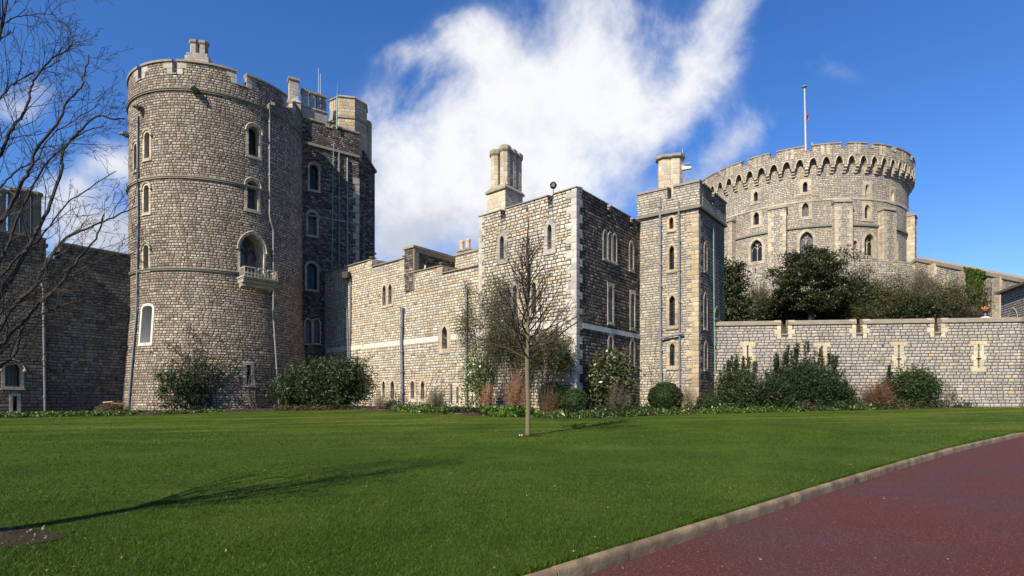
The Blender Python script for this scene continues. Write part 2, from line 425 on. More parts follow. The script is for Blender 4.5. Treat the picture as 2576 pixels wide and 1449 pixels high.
GREY = [(0, (.36, .32, .26)), (.16, (.30, .27, .23)), (.32, (.41, .37, .30)), (.46, (.25, .22, .19)), (.58, (.34, .29, .23)), (.70, (.44, .40, .33)), (.80, (.29, .23, .18)), (.88, (.38, .34, .29)), (.97, (.46, .33, .17)), (.985, (.16, .14, .13))]
WARM = [(0, (.54, .47, .35)), (.16, (.48, .45, .39)), (.30, (.60, .53, .40)), (.46, (.43, .40, .34)), (.57, (.54, .44, .29)), (.68, (.62, .57, .46)), (.79, (.49, .37, .24)), (.86, (.50, .46, .39)), (.945, (.48, .34, .20)), (.975, (.28, .25, .22))]
PALE = [(0, (.44, .41, .36)), (.18, (.40, .39, .37)), (.36, (.47, .44, .385)), (.52, (.37, .36, .34)), (.66, (.49, .455, .39)), (.80, (.42, .405, .38)), (.93, (.50, .41, .28)), (.97, (.33, .30, .26))]
SOOT_SHADE = [(0, (.19, .165, .135)), (.2, (.11, .097, .083)), (.4, (.24, .21, .17)), (.55, (.08, .07, .063)), (.7, (.17, .135, .105)), (.84, (.31, .28, .235)), (.92, (.16, .10, .07)), (.96, (.06, .055, .05))]  # sooty tones taken darker, with the shade of unlit walls in them
STONE_DRUM = masonry('drum_stone', .175, .265, GREY, mortar=(.055, .048, .042), tint=(1.04, .99, .92), stain=.5, joint=.022, vary=.5)
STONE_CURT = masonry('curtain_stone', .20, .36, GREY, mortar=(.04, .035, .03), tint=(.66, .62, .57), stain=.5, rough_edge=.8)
STONE_SQ = masonry('soot_shade_stone', .165, .28, SOOT_SHADE, mortar=(.045, .04, .035), stain=.4, rough_edge=.8)  # sooty stone; shade of the walls also darkened into its colour
STONE_WING = masonry('range_stone', .185, .33, WARM, mortar=(.13, .11, .085), stain=.25, rough_edge=.6, vary=.3, joint=.018)
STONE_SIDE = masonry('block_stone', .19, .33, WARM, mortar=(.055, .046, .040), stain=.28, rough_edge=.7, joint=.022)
STONE_FLANK = masonry('shaded_sooty_block_stone', .19, .33, SOOT_SHADE, mortar=(.022, .019, .017), tint=(1.25, 1.22, 1.2), stain=.45, rough_edge=.8, joint=.024, bump=1.3)  # soot plus the shade of the block's side face, both in the colour
STONE_FLANK2 = masonry('shaded_slender_stone', .18, .36, PALE, mortar=(.05, .044, .038), tint=(.62, .58, .52), stain=.5, rough_edge=.8, joint=.022, bump=1.2)  # darker copy of the slender tower stone, side-face shade put into its colour
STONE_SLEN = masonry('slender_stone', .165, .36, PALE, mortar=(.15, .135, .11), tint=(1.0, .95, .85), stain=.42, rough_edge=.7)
STONE_WALL = masonry('garden_wall_stone', .20, .34, PALE, mortar=(.085, .075, .062), tint=(.97, .94, .89), stain=.28, joint=.018, vary=.24)
STONE_KEEP = masonry('keep_stone', .26, .42, PALE, mortar=(.16, .14, .11), tint=(.98, .93, .84), stain=.32, vary=.5, joint=.035)
ASH = masonry('ashlar', .33, .62, [(0, (.52, .45, .33)), (.3, (.47, .41, .31)), (.6, (.56, .49, .37)), (.85, (.50, .41, .28))], mortar=(.33, .28, .21), joint=.008, stain=.5, bump=.45, rough_edge=.25, vary=.3)
ASHG = masonry('ashlar_grey', .33, .62, [(0, (.42, .39, .33)), (.3, (.36, .34, .30)), (.6, (.47, .44, .37)), (.85, (.40, .36, .29))], mortar=(.2, .18, .15), joint=.008, stain=.45, bump=.4, rough_edge=.2, vary=.25)
QUOIN = masonry('pale_quoin', .36, .55, [(0, (.52, .48, .41)), (.35, (.42, .40, .36)), (.7, (.55, .51, .43))], mortar=(.25, .22, .18), joint=.01, stain=.25, bump=.4, rough_edge=.3, vary=.25)
SLITST = masonry('pale_yellow_stone', .35, .7, [(0, (.58, .49, .34)), (.4, (.52, .45, .32)), (.7, (.62, .53, .37))], mortar=(.38, .31, .2), joint=.008, stain=.2, bump=.35, rough_edge=.2, vary=.2)
OCHRE = masonry('ochre_stone', .3, .6, [(0, (.48, .375, .235)), (.3, (.43, .36, .26)), (.6, (.50, .41, .27)), (.85, (.37, .33, .26))], mortar=(.2, .16, .11), joint=.012, stain=.4, bump=.5, rough_edge=.4, vary=.35)
COPING = plain('coping_stone', (.235, .205, .155), .9, .2, .45, 2.2, .5)
COPING_D = plain('dark_coping_stone', (.17, .155, .12), .9, .2, .4, 2.2, .5)
BAND = plain('limestone_band', (.50, .47, .40), .9, .2, .15, 2.5, .2)
LEAD = plain('lead', (.13, .135, .15), .5, .5, .3, 4, .1)
LEADP = plain('pale_lead', (.17, .17, .172), .55, .5, .3, 4, .1)
WHITE = plain('white_paint', (.52, .50, .45), .6, .4, .06, 2, 0)
DARKPAINT_SHADE = plain('dark_paint_shade', (.03, .03, .032), .5, .4, .1, 2, 0)  # paint of the glazing bars; also recess shade on the balcony tracery
BLACK = plain('black_iron', (.02, .02, .022), .45, .5, .1, 5, 0)
GREENP = plain('verdigris', (.16, .30, .24), .7, .3, .25, 6, 0)
TERRA = plain('terracotta', (.50, .34, .21), .85, .2, .2, 8, .2)
INSIDE = plain('room_dark', (.012, .012, .013), .9, .1, .1, 2, 0)
WOOD = plain('cut_wood', (.42, .28, .15), .8, .2, .35, 7, .3)
POLE = plain('pole_paint', (.42, .39, .36), .5, .4, .15, 3, 0)
CLOTH = plain('red_cloth', (.25, .06, .03), .9, .1, .2, 3, 0)
ORANGE = plain('gilt_orange', (.42, .13, .05), .5, .5, .15, 9, 0)
BARK = plain('bark', (.15, .125, .07), .9, .15, .45, 16, .8)
BARKD = plain('dark_bark', (.050, .042, .034), .9, .15, .4, 14, .6)
def glass(name, col, rough=.06):
    m, q, b = mat(name, rough, .3); g = q.node('ShaderNodeNewGeometry').outputs['Position']
    n = q.noise(g, 1.2, 3, .5)
    q.l.new(q.mix(n, tuple(c * .5 for c in col), tuple(c * 1.4 for c in col)), b.inputs['Base Color'])
    bp = q.node('ShaderNodeBump', {'Strength': .12, 'Distance': .02, 'Height': q.noise(g, 2.2, 2, .5)}); q.l.new(bp.outputs[0], b.inputs['Normal'])
    return m
GLASS = glass('dark_glass', (.012, .013, .017))
GLASSB = glass('blind_glass', (.10, .10, .105), .25)
def leafmat(name, cols, rough=.5, spec=.35, trans=.25):
    m = bpy.data.materials.new(name); m.use_nodes = True; m.node_tree.nodes.clear(); q = NT(m.node_tree)
    gi = q.node('ShaderNodeNewGeometry'); r = gi.outputs['Random Per Island']
    c = q.ramp(r, [(i / max(1, len(cols) - 1), k) for i, k in enumerate(cols)])
    f = q.m('MULTIPLY', q.m('ADD', .6, q.m('MULTIPLY', q.noise(gi.outputs['Position'], 1.6, 3, .6), .8)), q.m('ADD', .62, q.m('MULTIPLY', q.noise(gi.outputs['Position'], .33, 4, .6), .76)))
    c = q.mix(1.0, c, q.node('ShaderNodeCombineColor', {0: f, 1: f, 2: f}).outputs[0], 'MULTIPLY')
    b = q.node('ShaderNodeBsdfPrincipled', {'Roughness': rough, 'Specular IOR Level': spec, 'Base Color': c})
    t = q.node('ShaderNodeBsdfTranslucent', {'Color': q.mix(1.0, c, (1.1, 1.3, .7), 'MULTIPLY')})
    x = q.node('ShaderNodeMixShader', {0: trans, 1: b.outputs[0], 2: t.outputs[0]})
    q.l.new(x.outputs[0], q.node('ShaderNodeOutputMaterial').inputs[0]); return m
L_DARK = leafmat('evergreen_leaf', [(.008, .018, .006), (.018, .034, .010), (.034, .055, .016), (.012, .024, .008)], .55, .25, .15)
L_RHOD = leafmat('rhododendron_leaf', [(.010, .022, .007), (.022, .042, .012), (.05, .068, .022), (.014, .028, .009)], .5, .3, .15)
L_HOLM = leafmat('holm_oak_leaf', [(.009, .015, .005), (.022, .032, .009), (.055, .058, .016), (.012, .020, .007)], .5, .3, .12)
L_LAUR = leafmat('laurel_leaf', [(.03, .06, .012), (.08, .12, .025), (.15, .17, .05), (.03, .05, .012)], .3, .6)
L_MAGN = leafmat('magnolia_leaf', [(.018, .035, .010), (.04, .06, .014), (.10, .08, .03), (.015, .03, .01), (.16, .17, .09)], .36, .45, .12)
L_OLIV = leafmat('willowy_leaf', [(.045, .055, .018), (.08, .082, .028), (.032, .04, .013), (.12, .10, .042)], .6, .3, .3)
L_BOX = leafmat('clipped_leaf', [(.016, .032, .008), (.03, .055, .014), (.05, .07, .02)], .6, .25)
L_FRESH = leafmat('fresh_leaf', [(.035, .075, .010), (.07, .13, .018), (.15, .21, .035), (.02, .05, .008), (.045, .09, .012)], .45, .4, .3)
L_IVY = leafmat('ivy_leaf', [(.03, .07, .010), (.07, .13, .02), (.11, .16, .03)], .5, .3, .2)
L_REDD = leafmat('reddish_leaf', [(.10, .055, .035), (.16, .09, .05), (.06, .07, .025), (.20, .10, .07)], .6, .3, .2)
T_RED = leafmat('red_stem', [(.17, .085, .045), (.28, .15, .09), (.21, .12, .06), (.12, .075, .045)], .7, .2, .0)
T_BROWN = leafmat('brown_stem', [(.14, .10, .06), (.24, .18, .11), (.10, .075, .05), (.30, .24, .16)], .8, .2, .0)
T_GREY = leafmat('grey_twig', [(.08, .07, .05), (.14, .12, .085), (.055, .045, .033), (.09, .085, .04)], .8, .2, .0)
T_RUST = leafmat('rust_twig', [(.10, .045, .025), (.15, .075, .04), (.065, .04, .025)], .8, .2, .0)
SOIL = plain('soil', (.036, .026, .018), .95, .1, .5, 5, 1.0)
# lawn
m, q, b = mat('grass', .8, .12); g = q.node('ShaderNodeNewGeometry').outputs['Position']
p = q.sep(g); n1 = q.noise(g, .35, 5, .6); n2 = q.noise(g, 4.0, 5, .65); n3 = q.noise(g, 45.0, 3, .7)
c = q.ramp(n1, [(.3, (.025, .052, .003)), (.5, (.043, .078, .004)), (.68, (.080, .110, .010))])
st = q.noise(q.xyz(q.m('ADD', q.m('MULTIPLY', p[0], .10), q.m('MULTIPLY', p[1], .05)), q.m('SUBTRACT', q.m('MULTIPLY', p[1], 1.0), q.m('MULTIPLY', p[0], .16)), 0.0), .75, 4, .55)
far = q.smooth(p[1], 12.0, 26.0)
c = q.mix(q.m('MULTIPLY', q.smooth(st, .46, .66), q.m('MULTIPLY', far, .62)), c, (.165, .180, .030))
c = q.mix(q.m('MULTIPLY', q.smooth(n2, .5, .75), .35), c, (.070, .110, .014))
c = q.mix(q.m('MULTIPLY', q.smooth(n3, .35, .75), .6), c, (.010, .032, .003))
q.l.new(c, b.inputs['Base Color'])
bp = q.node('ShaderNodeBump', {'Strength': .9, 'Distance': .05, 'Height': q.m('ADD', q.noise(g, 30.0, 6, .75), q.m('MULTIPLY', n2, .5))}); q.l.new(bp.outputs[0], b.inputs['Normal'])
GRASS = m
L_GRASS = leafmat('grass_blade', [(.018, .047, .003), (.032, .070, .004), (.052, .096, .007), (.025, .058, .004), (.13, .150, .030)], .6, .14, .28)
# red road
m, q, b = mat('red_asphalt', .92, .10); g = q.node('ShaderNodeNewGeometry').outputs['Position']
n1 = q.noise(g, 38.0, 4, .85); n2 = q.noise(g, .45, 5, .6); n4 = q.noise(g, 70.0, 2, .7)
c = q.ramp(n1, [(.30, (.028, .010, .010)), (.5, (.072, .023, .023)), (.62, (.105, .038, .036)), (.78, (.19, .10, .09))])
pr = q.sep(g)
c = q.mix(q.m('MULTIPLY', q.smooth(n2, .38, .62), .75), c, q.mix(.6, c, (.055, .034, .036)))
c = q.mix(q.m('MULTIPLY', q.smooth(n4, .60, .68), .5), c, (.36, .26, .24))
q.l.new(c, b.inputs['Base Color']); bp = q.node('ShaderNodeBump', {'Strength': .8, 'Distance': .012, 'Height': q.noise(g, 110.0, 4, .7)}); q.l.new(bp.outputs[0], b.inputs['Normal'])
ROAD = m
m, q, b = mat('kerb_stone', .85, .25); g = q.node('ShaderNodeNewGeometry').outputs['Position']
n1 = q.noise(g, 2.2, 6, .65); c = q.ramp(n1, [(.3, (.065, .050, .032)), (.48, (.15, .112, .068)), (.62, (.23, .175, .11)), (.8, (.10, .085, .06))])
c = q.mix(q.m('MULTIPLY', q.smooth(q.noise(g, 28, 4, .7), .5, .75), .5), c, (.09, .07, .05))
q.l.new(c, b.inputs['Base Color']); bp = q.node('ShaderNodeBump', {'Strength': .6, 'Distance': .02, 'Height': q.noise(g, 16, 6, .7)}); q.l.new(bp.outputs[0], b.inputs['Normal'])
KERB = m
# motte earth
m, q, b = mat('bank_earth', .95, .1); g = q.node('ShaderNodeNewGeometry').outputs['Position']
c = q.ramp(q.noise(g, .45, 6, .7), [(.35, (.018, .020, .009)), (.5, (.045, .035, .020)), (.62, (.09, .06, .035)), (.75, (.035, .045, .016))])
q.l.new(c, b.inputs['Base Color']); bp = q.node('ShaderNodeBump', {'Strength': 1, 'Distance': .3, 'Height': q.noise(g, 2.5, 6, .7)}); q.l.new(bp.outputs[0], b.inputs['Normal'])
BANK = m
# ------------------------------------------------------------------ ground, lawn, road, kerb
def catmull(P, k=8):
    out = []; P = [P[0] * 2 - P[1]] + P + [P[-1] * 2 - P[-2]]
    for i in range(1, len(P) - 2):
        for j in range(k):
            t = j / k; a, b_, c_, d_ = P[i - 1], P[i], P[i + 1], P[i + 2]
            out.append(.5 * ((2 * b_) + (c_ - a) * t + (2 * a - 5 * b_ + 4 * c_ - d_) * t * t + (3 * b_ - a - 3 * c_ + d_) * t ** 3))
    out.append(P[-2]); return out
kq_ = [gp(x, y) for x, y in [(1330, 1449), (1378, 1437), (1455, 1416), (1558, 1383), (1672, 1349), (1764, 1318), (1867, 1285), (2001, 1241), (2094, 1213), (2192, 1187), (2269, 1161), (2382, 1132), (2449, 1116), (2526, 1099), (2567, 1090)]]
kf_ = np.polyfit([p.x for p in kq_], [p.y for p in kq_], 3, w=[1 / p.y for p in kq_])
kp = [Vector((x, float(np.polyval(kf_, x)), 0)) for x in (.2, 1.2, 2.4, 4.0, 6.5, 9.5, 13.0, 17.0, 19.4)]
d0 = kp[0] - kp[1]; d1 = (kp[-1] - kp[-2]).normalized()
kp = [kp[0] + d0.normalized() * 30 + Vector((0, -2, 0)), kp[0] + d0.normalized() * 9] + kp + [kp[-1] + d1 * 12 + Vector((1, -.6, 0)), kp[-1] + d1 * 45 + Vector((10, -8, 0))]
KL = catmull([Vector((p.x, p.y, 0)) for p in kp], 12)
kx = np.array([p.x for p in KL]); ky = np.array([p.y for p in KL])
def kerbY(x): return float(np.interp(x, kx, ky))
mb = MB(); N = 90; xs = [-700, -300, -150, -80] + list(np.linspace(-60, 90, 76)) + [120, 200, 400, 800]
ys = [-300, -100, -40] + list(np.linspace(-20, 40, 31)) + [60, 90, 150, 300, 600, 1200]
for y in ys:
    for x in xs: mb.v.append((x, y, gz(x, y) - .22))
nx_ = len(xs); mb.f = [(j * nx_ + i, j * nx_ + i + 1, (j + 1) * nx_ + i + 1, (j + 1) * nx_ + i) for j in range(len(ys) - 1) for i in range(nx_ - 1)]
struct('ground', mb, SOIL, fix=False)
mb = MB(); xs = list(np.linspace(-60, kx[-1] - 1, 130)); M = 40
for x in xs:
    y0 = kerbY(x) + .06
    for j in range(M + 1): y = y0 + (44 - y0) * (j / M) ** 1.4; mb.v.append((x, y, gz(x, y)))
mb.f = [(i * (M + 1) + j, (i + 1) * (M + 1) + j, (i + 1) * (M + 1) + j + 1, i * (M + 1) + j + 1) for i in range(len(xs) - 1) for j in range(M)]
struct('lawn', mb, GRASS, fix=False)
mb = MB(); xs = list(np.linspace(kx[0] + 1, kx[-1] - 1, 120)); M = 24
for x in xs:
    y1 = kerbY(x) - .03
    for j in range(M + 1): y = y1 - (y1 + 18) * (j / M); mb.v.append((x, y, gz(x, y) - .13))
mb.f = [(i * (M + 1) + j + 1, (i + 1) * (M + 1) + j + 1, (i + 1) * (M + 1) + j, i * (M + 1) + j) for i in range(len(xs) - 1) for j in range(M)]
struct('road', mb, ROAD, fix=False)
# kerb of round-topped stones, each about a metre long
mb = MB(); rng = random.Random(4); acc = []; S0 = 0
dense = []
for a, b_ in zip(KL[:-1], KL[1:]):
    n = max(1, int((b_ - a).length / .12))
    for i in range(n): dense.append(a.lerp(b_, i / n))
dense = [p for p in dense if -14 < p.x < 44]
i = 0
PROF = [(-.055, -.16), (-.055, -.02), (-.046, .008), (-.026, .022), (0, .026), (.028, .017), (.048, -.008), (.055, -.04), (.056, -.16)]
while i < len(dense) - 17:
    n = rng.randint(12, 16); seg = dense[i:i + n]; i += n - 1
    vs = []; off = rng.uniform(-.003, .003); dz = rng.uniform(-.003, .003)
    for k, p in enumerate(seg):
        tdir = (seg[min(k + 1, n - 1)] - seg[max(k - 1, 0)]).normalized(); nd = Vector((tdir.y, -tdir.x, 0))
        e = .975 if k in (0, n - 1) else 1.0
        pp = p + (tdir * .010 if k == 0 else (-tdir * .010 if k == n - 1 else Vector((0, 0, 0))))
        for (a, z) in PROF:
            nn = mnoise.noise(Vector((pp.x * 3 + a * 9, pp.y * 3, z * 9))) * .004
            vs.append(pp + nd * (a * e + off + nn) + Vector((0, 0, gz(p.x, p.y) + (z if z < -.1 else z * e + nn) + dz)))
    m_ = len(PROF); fs = [(k * m_ + j, (k + 1) * m_ + j, (k + 1) * m_ + j + 1, k * m_ + j + 1) for k in range(n - 1) for j in range(m_ - 1)]
    mb.add(vs, fs); mb.quadloop(vs[:m_]); mb.quadloop(vs[(n - 1) * m_:][::-1])
struct('kerb', mb, KERB, fix=False, smooth=True)
# ------------------------------------------------------------------ buildings
def merlons(Bd, S, segs, z0, z1, th=.55, cop=.16, over=.07, mat_=None, copmat=None, crenel_cop=True, gaps=(), slope=.10, name='parapet'):
    a = MB(); c = MB()
    for (u0, u1) in segs:
        a.slab(S, u0, u1, z0, z1 - cop, 0, -th)
        c.slab(S, u0 - .03, u1 + .03, z1 - cop, z1, over, -th - over, ztop=lambda u, d: z1 - (slope if d > 0 else 0))
    for (u0, u1) in gaps:
        c.slab(S, u0 + .035, u1 - .035, z0, z0 + .09, over * .7, -th - over * .7)
    part(name, a, mat_ or Bd.mat, Bd.root, uvS=S)
    part('coping', c, copmat or COPING, Bd.root, uvS=S)
def chimney(root, x, y, r, z0, z1, n=8, rot=.39, mat_=None, cap=.06, flues=((0, 0),), base=None, name='chimney', capmat=None):
    mb = MB()
    if base: bx, by, bh = base; mb.ngon(x, y, 1, 4, z0, z0 + bh, math.pi / 4, sx=1); 
    for (ax, ay) in flues: mb.ngon(x + ax, y + ay, r, n, z0, z1 - .35, rot)
    o = part(name, mb, mat_ or ASH, root); c = MB()
    for (ax, ay) in flues:
        c.ngon(x + ax, y + ay, r + cap * .4, n, z1 - .352, z1 - .26, rot, r + cap * 1.6)
        c.ngon(x + ax, y + ay, r + cap * 1.6, n, z1 - .262, z1 - .08, rot)
        c.ngon(x + ax, y + ay, r + cap * 1.3, n, z1 - .082, z1, rot, r * .7)
    part('chimney_cap', c, capmat or COPING, o); return o

# ---- drum tower
DK = 1.195; DC = (-19.1 * DK, 36.5 * DK); DR = 5.0 * DK
drum = Cyl(*DC, DR, lambda z: DR + max(0, (8.2 - z)) / 8.2 * .6)
DT = Bld('drum_tower', 'big round grey stone tower with balcony and battlements left of the low range', 'castle tower', (DC[0], DC[1], 0), STONE_DRUM, ASH)
kw = dict(kind='round', b=.17, depth=.55, hood=True)
DT.window(drum, 625, 652, 318, 392, **kw, bars=1, hbars=2)
DT.window(drum, 622, 649, 455, 527, **kw, bars=3, hbars=3, barmat=DARKPAINT_SHADE, pane=GLASSB)
DT.window(drum, 366, 374, 333, 398, **kw, bars=1, hbars=2, minw=.5)
DT.window(drum, 338, 344.5, 362, 427, **kw, bars=1, hbars=2, minw=.5)
DT.window(drum, 365, 372, 466, 534, **kw, bars=1, hbars=2, minw=.5)
DT.window(drum, 364, 371, 617, 677, **kw, bars=1, hbars=2, minw=.5)
DT.window(drum, 356, 381, 769, 862, kind='seg', b=.16, depth=.9, trim=WHITE, minw=.95, pane=INSIDE)
DT.window(drum, 620, 632, 918, 965, kind='rect', b=.20, depth=.4, trim=ASHG)
ub, zb_, zt_, wb_ = DT.window(drum, 604, 664, 588, 684, kind='drop', b=.15, depth=1.1, lights=2, barmat=DARKPAINT_SHADE, hood=True, pane=GLASSB, name='window')  # stone tracery coloured dark to stand for the shade in the recess
ZCR, ZTOP = 1.6 + 18.38 * DK, 1.6 + 19.30 * DK
body = MB(); n = 144; zs = [-.9, .8, 2.2, 4.0, 6.0, 8.2, 13, 18, ZCR]
for z in zs:
    for i in range(n): body.v.append(drum.P(2 * math.pi * DR * i / n, z))
for j in range(len(zs) - 1):
    for i in range(n): k = (i + 1) % n; body.f.append((j * n + i, j * n + k, (j + 1) * n + k, (j + 1) * n + i))
body.f += [tuple(range(n))[::-1], tuple((len(zs) - 1) * n + i for i in range(n))]
DT.body(body, uvS=drum)
g1 = [drum.inv(*p)[0] for p in ((349.5, 250), (354.5, 250), (433, 200), (442, 200), (595, 190), (621, 200))]
gaps = [(g1[0] - .1, g1[1] + .1), (g1[2], g1[3] + .1), (g1[4], g1[5])]
st = g1[5] + 3.3; 
while st < 2 * math.pi * DR + g1[0] - 3: gaps.append((st, st + .75)); st += 4.8
gaps.sort(); segs = [(gaps[i][1], gaps[(i + 1) % len(gaps)][0] + (2 * math.pi * DR if i == len(gaps) - 1 else 0)) for i in range(len(gaps))]
merlons(DT, drum, segs, ZCR, ZTOP, gaps=gaps, th=.5, cop=.24, over=.09)
mb = MB()
for (a, b_) in segs:
    for e, x_ in ((1, a), (-1, b_)):
        mb = MB()
        for k in range(2): wq = .62 if k else .36; c0_, c1_ = sorted((x_ - e * .004, x_ + e * wq)); mb.slab(drum, c0_, c1_, ZCR + .02 + k * .42, ZCR + .43 + k * .42 if not k else ZTOP - .25, -.3, .015)
        part('quoin', mb, ASHG, DT.root, uvS=drum)
for py, px in ((232, 545), (449, 545), (677, 545)):
    z = drum.inv(px, py)[1]; mb = MB(); L = 2 * math.pi * DR
    for (a, b_, dd) in ((0, .10, .13), (.10, .20, .09)):
        mb.slab(drum, 0, L, z - b_, z - a, -.02, dd, ztop=lambda u, d, z=z, a=a: z - a - (.04 if d > 0 else 0))
    part('string_course', mb, COPING_D if py != 449 else COPING, DT.root, uvS=drum)
def gargoyle(Bd, S, px, py, s=1.0):
    u, z = S.inv(px, py); mb = MB()
    mb.slab(S, u - .14 * s, u + .14 * s, z - .12, z + .16, -.05, .22 * s)
    mb.slab(S, u - .20 * s, u + .20 * s, z + .02, z + .10, .10, .30 * s)
    c = S.P(u, z + .05, .36 * s); mb.sphere(c, .17 * s, 7); c = S.P(u, z - .02, .52 * s); mb.sphere(c, .10 * s, 6)
    for e in (-1, 1): mb.tube([S.P(u + e * .10 * s, z + .15, .34 * s), S.P(u + e * .17 * s, z + .30 * s, .30 * s)], [.05, .015], 5)
    part('gargoyle', mb, COPING_D, Bd.root)
gargoyle(DT, drum, 492, 231, 1.25); gargoyle(DT, drum, 358, 276, 1.1); gargoyle(DT, drum, 679, 268, 1.0); gargoyle(DT, drum, 324, 342, 1.0)
DT.pipe(drum, [(350, 292), (350, 420), (351, 560), (349, 680), (347, 790), (341, 860), (333, 950), (327, 1030)], .065, LEAD)
DT.pipe(drum, [(676, 275), (676, 540), (679, 560), (685, 578), (686, 700), (685, 790), (692, 900), (700, 1024)], .062, LEADP, head=True)
# balcony
sb = Flat(*drum.P(ub, 0)[:2], *(Vector(drum.P(ub + .01, 0)[:2]) - Vector(drum.P(ub - .01, 0)[:2])))
zf = zb_ + .0; hw = 1.15
mb = MB(); mb.slab(sb, -hw - .05, hw + .05, zf - .72, zf - .62, -.3, .95); mb.slab(sb, -hw, hw, zf - .80, zf - .72, -.3, .88); mb.slab(sb, -hw + .03, hw - .03, zf - 1.02, zf - .80, -.3, .62); mb.slab(sb, -hw + .10, hw - .10, zf - 1.25, zf - 1.02, -.3, .36)
bal = part('balcony', mb, ASHG, DT.root)
mb = MB()
for (a, b_, t) in ((-hw, -.42, 0), (-.42, -.22, -.14), (-.22, .22, 0), (.22, .42, -.14), (.42, hw, 0)):
    mb.slab(sb, a, b_, zf + t - .07, zf + t, .80, .95)
    mb.slab(sb, a, a + .045, zf - .62, zf + t - .07, .84, .92)
    k = max(1, int((b_ - a) / .2))
    for i in range(1, k + 1): c_ = a + (b_ - a) * i / k; mb.slab(sb, c_ - .05, c_, zf - .62, zf + t - .07, .845, .915)
for e in (-1, 1):
    mb.slab(sb, e * hw - .07 * (e > 0), e * hw + .07 * (e < 0), zf - .07, zf, .02, .80)
    for i in range(4): mb.slab(sb, e * hw - .06 * (e > 0), e * hw + .06 * (e < 0), zf - .62, zf - .07, .1 + i * .2, .16 + i * .2)
part('balustrade', mb, ASH, bal)
for e in (-.98, -.02, .94):
    mb = MB(); prof = [(0, zf - 1.35), (.12, zf - 1.28), (.34, zf - 1.12), (.42, zf - 1.0), (.62, zf - .95), (.70, zf - .80), (-.2, zf - .80), (-.2, zf - 1.35)]
    n_ = len(prof); vs = [sb.P(e - .10, z, dd) for dd, z in prof] + [sb.P(e + .10, z, dd) for dd, z in prof]
    mb.add(vs, [tuple(range(n_)), tuple(range(2 * n_ - 1, n_ - 1, -1))] + [(i, i + n_, (i + 1) % n_ + n_, (i + 1) % n_) for i in range(n_)])
    part('corbel', mb, ASHG, bal)
mb = MB()
for k in range(3): mb.tube([sb.P(-hw + .1, zf + .08 + k * .08, .86), sb.P(hw - .1, zf + .08 + k * .08, .86)], .010, 4)
for k in range(9): u_ = -hw + .1 + k * (2 * hw - .2) / 8; mb.tube([sb.P(u_, zf, .86), sb.P(u_, zf + .26, .86)], .010, 4)
part('railing', mb, BLACK, bal)
# roof chimneys of the drum tower
YC = 36.0 * DK; p = at(489, 130, YC)
mb = MB(); mb.slab(Flat(p.x, p.y, 1, .15), -.5, 1.2, ZCR, at(499, 148, YC).z - .05, .5, -.5); mb.slab(Flat(p.x, p.y, 1, .15), -.42, 1.08, at(499, 148, YC).z - .05, at(499, 143, YC).z + .1, .4, -.4)
part('chimney_base', mb, ASHG, DT.root)
chimney(DT.root, (p.x + .02), p.y, .32, at(0, 150, YC).z, at(0, 103, YC).z, 6, .2, ASHG, flues=((0, 0), (.64, .12)))
p = at(738, 220, 48.0)
chimney(DT.root, p.x, p.y, .52, 22, at(0, 199, 48).z, 4, math.pi / 4 + .5, ASHG, cap=.09)
p = at(742, 270, 47.2); mb = MB(); mb.ngon(p.x, p.y, .58, 4, 22, at(0, 262, 47.2).z, math.pi / 4 + .5); mb.ngon(p.x, p.y, .68, 4, at(0, 262, 47.2).z, at(0, 246, 47.2).z, math.pi / 4 + .5, .08)
part('chimney_base', mb, ASHG, DT.root)

# ---- square tower behind
sq = Flat(-14.9 * 1.04, 47.3 * 1.04, .807, .591)
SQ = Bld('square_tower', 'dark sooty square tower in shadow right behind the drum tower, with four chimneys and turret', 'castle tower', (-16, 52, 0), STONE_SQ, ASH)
us0 = sq.inv(700, 500)[0]; us1 = sq.inv(903, 500)[0]; zc0 = sq.inv(903, 343)[1]
kq = dict(b=.16, depth=.4, kind='round')
SQ.window(sq, 779, 801, 413, 477, **kq, bars=1, hbars=2, hood=True); SQ.window(sq, 775, 797, 534, 591, **kq, bars=3, hbars=3, hood=True, pane=GLASSB)
SQ.window(sq, 772, 798, 662, 727, **kq, bars=1, hbars=2, hood=True)
SQ.window(sq, 768, 783.5, 803, 863, kind='drop', b=.10, depth=.35, bars=1, hbars=2, pane=GLASSB); SQ.window(sq, 789, 804.5, 803, 863, kind='drop', b=.10, depth=.35, bars=1, hbars=2, pane=GLASSB, proud=.028)
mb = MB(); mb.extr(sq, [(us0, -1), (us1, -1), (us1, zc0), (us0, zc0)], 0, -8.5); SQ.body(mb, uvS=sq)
ug = [sq.inv(x, 330)[0] for x in (818, 838)]
zm = sq.inv(902, 330)[1]
merlons(SQ, sq, [(us0, ug[0]), (ug[1], us1)], zc0, zm, gaps=[ug], th=.6, cop=.25)
sqe = Flat(*sq.P(us1, 0)[:2], *[-sq.n[0], -sq.n[1]]);  # right flank
merlons(SQ, sqe, [(.6, 3.0), (3.8, 8.5)], zc0, zm, gaps=[(3.0, 3.8)], th=.6, cop=.25)
mb = MB(); zz = sq.inv(903, 392)[1]; mb.slab(sq, us0, us1 + .02, zz - .22, zz, -.02, .12); z5 = sq.inv(850, 560 + 130)[1]; part('string_course', mb, COPING, SQ.root)
mb = MB(); z5 = sq.inv(860, 555)[1]; mb.slab(sq, us0, us1 + .02, z5 - .15, z5, -.02, .10); part('string_course', mb, COPING_D, SQ.root)
